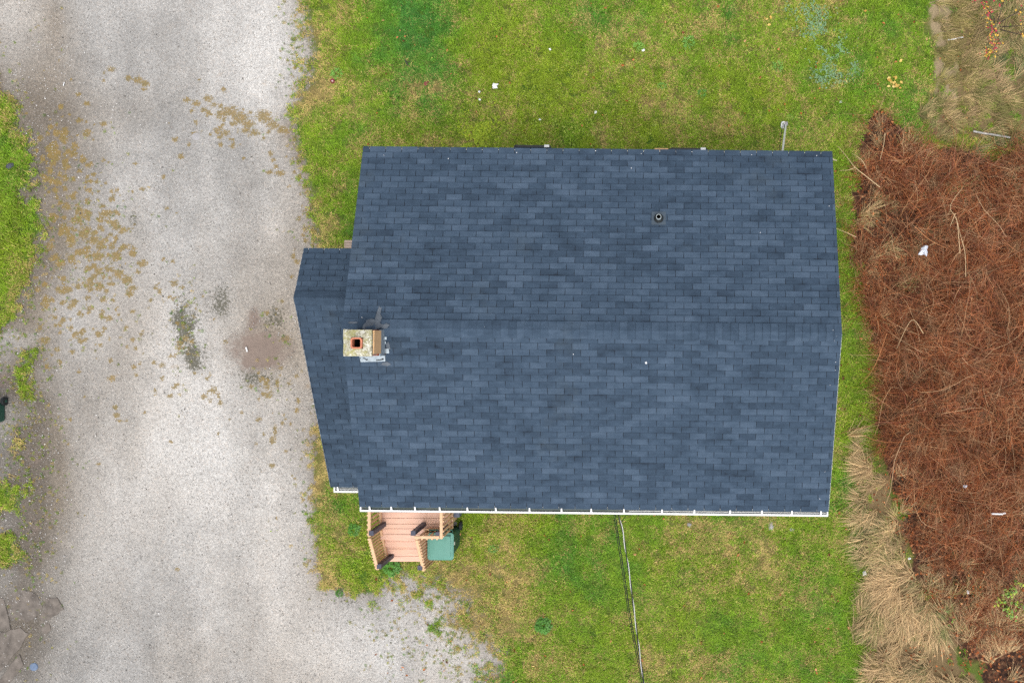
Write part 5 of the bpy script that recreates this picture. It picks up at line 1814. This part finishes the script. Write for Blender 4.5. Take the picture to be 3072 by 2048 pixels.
cane([[(2640, 562, .55), (2600, 530, .65), (2565, 502, .65), (2540, 470, .55), (2514, 439, .4)], [(2565, 503, .63), (2545, 510, .5), (2519, 512, .35)]], .011, M_PALE, 'long pale forked cane reaching from the brambles toward the northeast roof corner')
cane([[(2598, 505, .55), (2585, 480, .65), (2555, 460, .55)]], .009, M_PALE, 'short pale cane lying parallel above the long forked cane')
cane([[(2568, 711, .4), (2540, 698, .42), (2504, 684, .35)]], .009, M_PALE, 'straight pale cane bridging from the brambles to the east roof edge')
cane([[(2660, 1000, .5), (2632, 1080, .45), (2610, 1120, .25), (2580, 1152, .1)], [(2640, 1070, .45), (2640, 1040, .5)]], .010, M_ORNG, 'dark reddish cane trailing onto the grass by the east wall')
cane([[(2880, 760, .7), (2870, 660, .85), (2850, 620, .85), (2890, 560, .8)], [(2866, 640, .85), (2850, 680, .75)]], .009, M_PALE, 'pale forked cane arching over the northern middle of the brambles')
cane([[(2897, 830, .6), (2895, 760, .75), (2880, 700, .8), (2868, 650, .8)]], .009, M_PALE, 'tall upright pale cane east of the silvery bag')
cane([[(2745, 680, .75), (2790, 720, .8), (2840, 745, .7)]], .011, M_ORNG, 'orange brown cane crossing just above the silvery bag')
cane([[(2770, 1000, .6), (2735, 960, .7), (2690, 1045, .6)]], .009, M_PALE, 'bent pale cane over the southern middle of the brambles')
cane([[(2655, 400, .5), (2650, 440, .6), (2640, 480, .6)]], .009, M_PALE, 'upright bleached cane in the northwest tip of the brambles')

# smeared sealant on the shingles around the chimney
M_SEAL = simple("grey_sealant_film", (.105, .125, .15), .8, .35, 9, dirt=(.16, .175, .19))
sl_ = MB()
for k, (px, py, w, h) in enumerate(((1120, 975, .16, .12), (1158, 978, .09, .05), (1135, 952, .05, .22), (1162, 1040, .035, .09), (1150, 1092, .10, .035), (1060, 968, .09, .02))):
    p = L(px, py, 4.58)
    r_ = random.Random(k)
    pts = [(p.x + w * math.cos(a) * r_.uniform(.6, 1.25), p.y + h * math.sin(a) * r_.uniform(.6, 1.25)) for a in [2 * math.pi * i / 14 for i in range(14)]]
    up = [HM @ Vector((u, v, roofz(v) + .0195 + (.024 if abs(v) < .165 else 0))) for u, v in pts]
    n_ = len(up)
    sl_.add([tuple(q) for q in up] + [(q.x, q.y, q.z - .014) for q in up], [tuple(range(n_))] + [(i, n_ + i, n_ + (i + 1) % n_, (i + 1) % n_) for i in range(n_)])
so_ = sl_.obj('sealant_smear', M_SEAL)
so_.parent = ch
so_.matrix_local = HI

# white specks of grit on the roof
M_SPECK = simple("white_grit", (.75, .76, .78), .6, .05, 5)
sp = MB()
for px, py in ((1152, 466), (1345, 476), (1550, 458), (1787, 453), (1924, 461), (1894, 504), (2450, 467), (2255, 465), (2487, 618), (2409, 1010), (2509, 1008), (2503, 1021), (2499, 990), (2507, 1086), (2506, 1110), (2475, 1414),
               (2459, 1495), (1086, 952), (1720, 1062), (1455, 980), (2490, 1155), (2281, 698)):
    p = L(px, py, 4.0)
    for _ in range(3):
        p = L(px, py, roofz(p.y) + .018)
    z = roofz(p.y) + .018
    q = HM @ Vector((p.x, p.y, z))
    r_ = random.uniform(.006, .010)
    sp.lathe(q, [(0, .012), (r_ * .7, .010), (r_, 0), (r_ * .8, -.006)], 7)
so = sp.obj('roof_grit', M_SPECK)
tag(so, 'white specks of grit scattered over the dark shingles', None, None, 'stuff')
print("individual shingles:", N_IND[0], "objects:", len(bpy.data.objects))
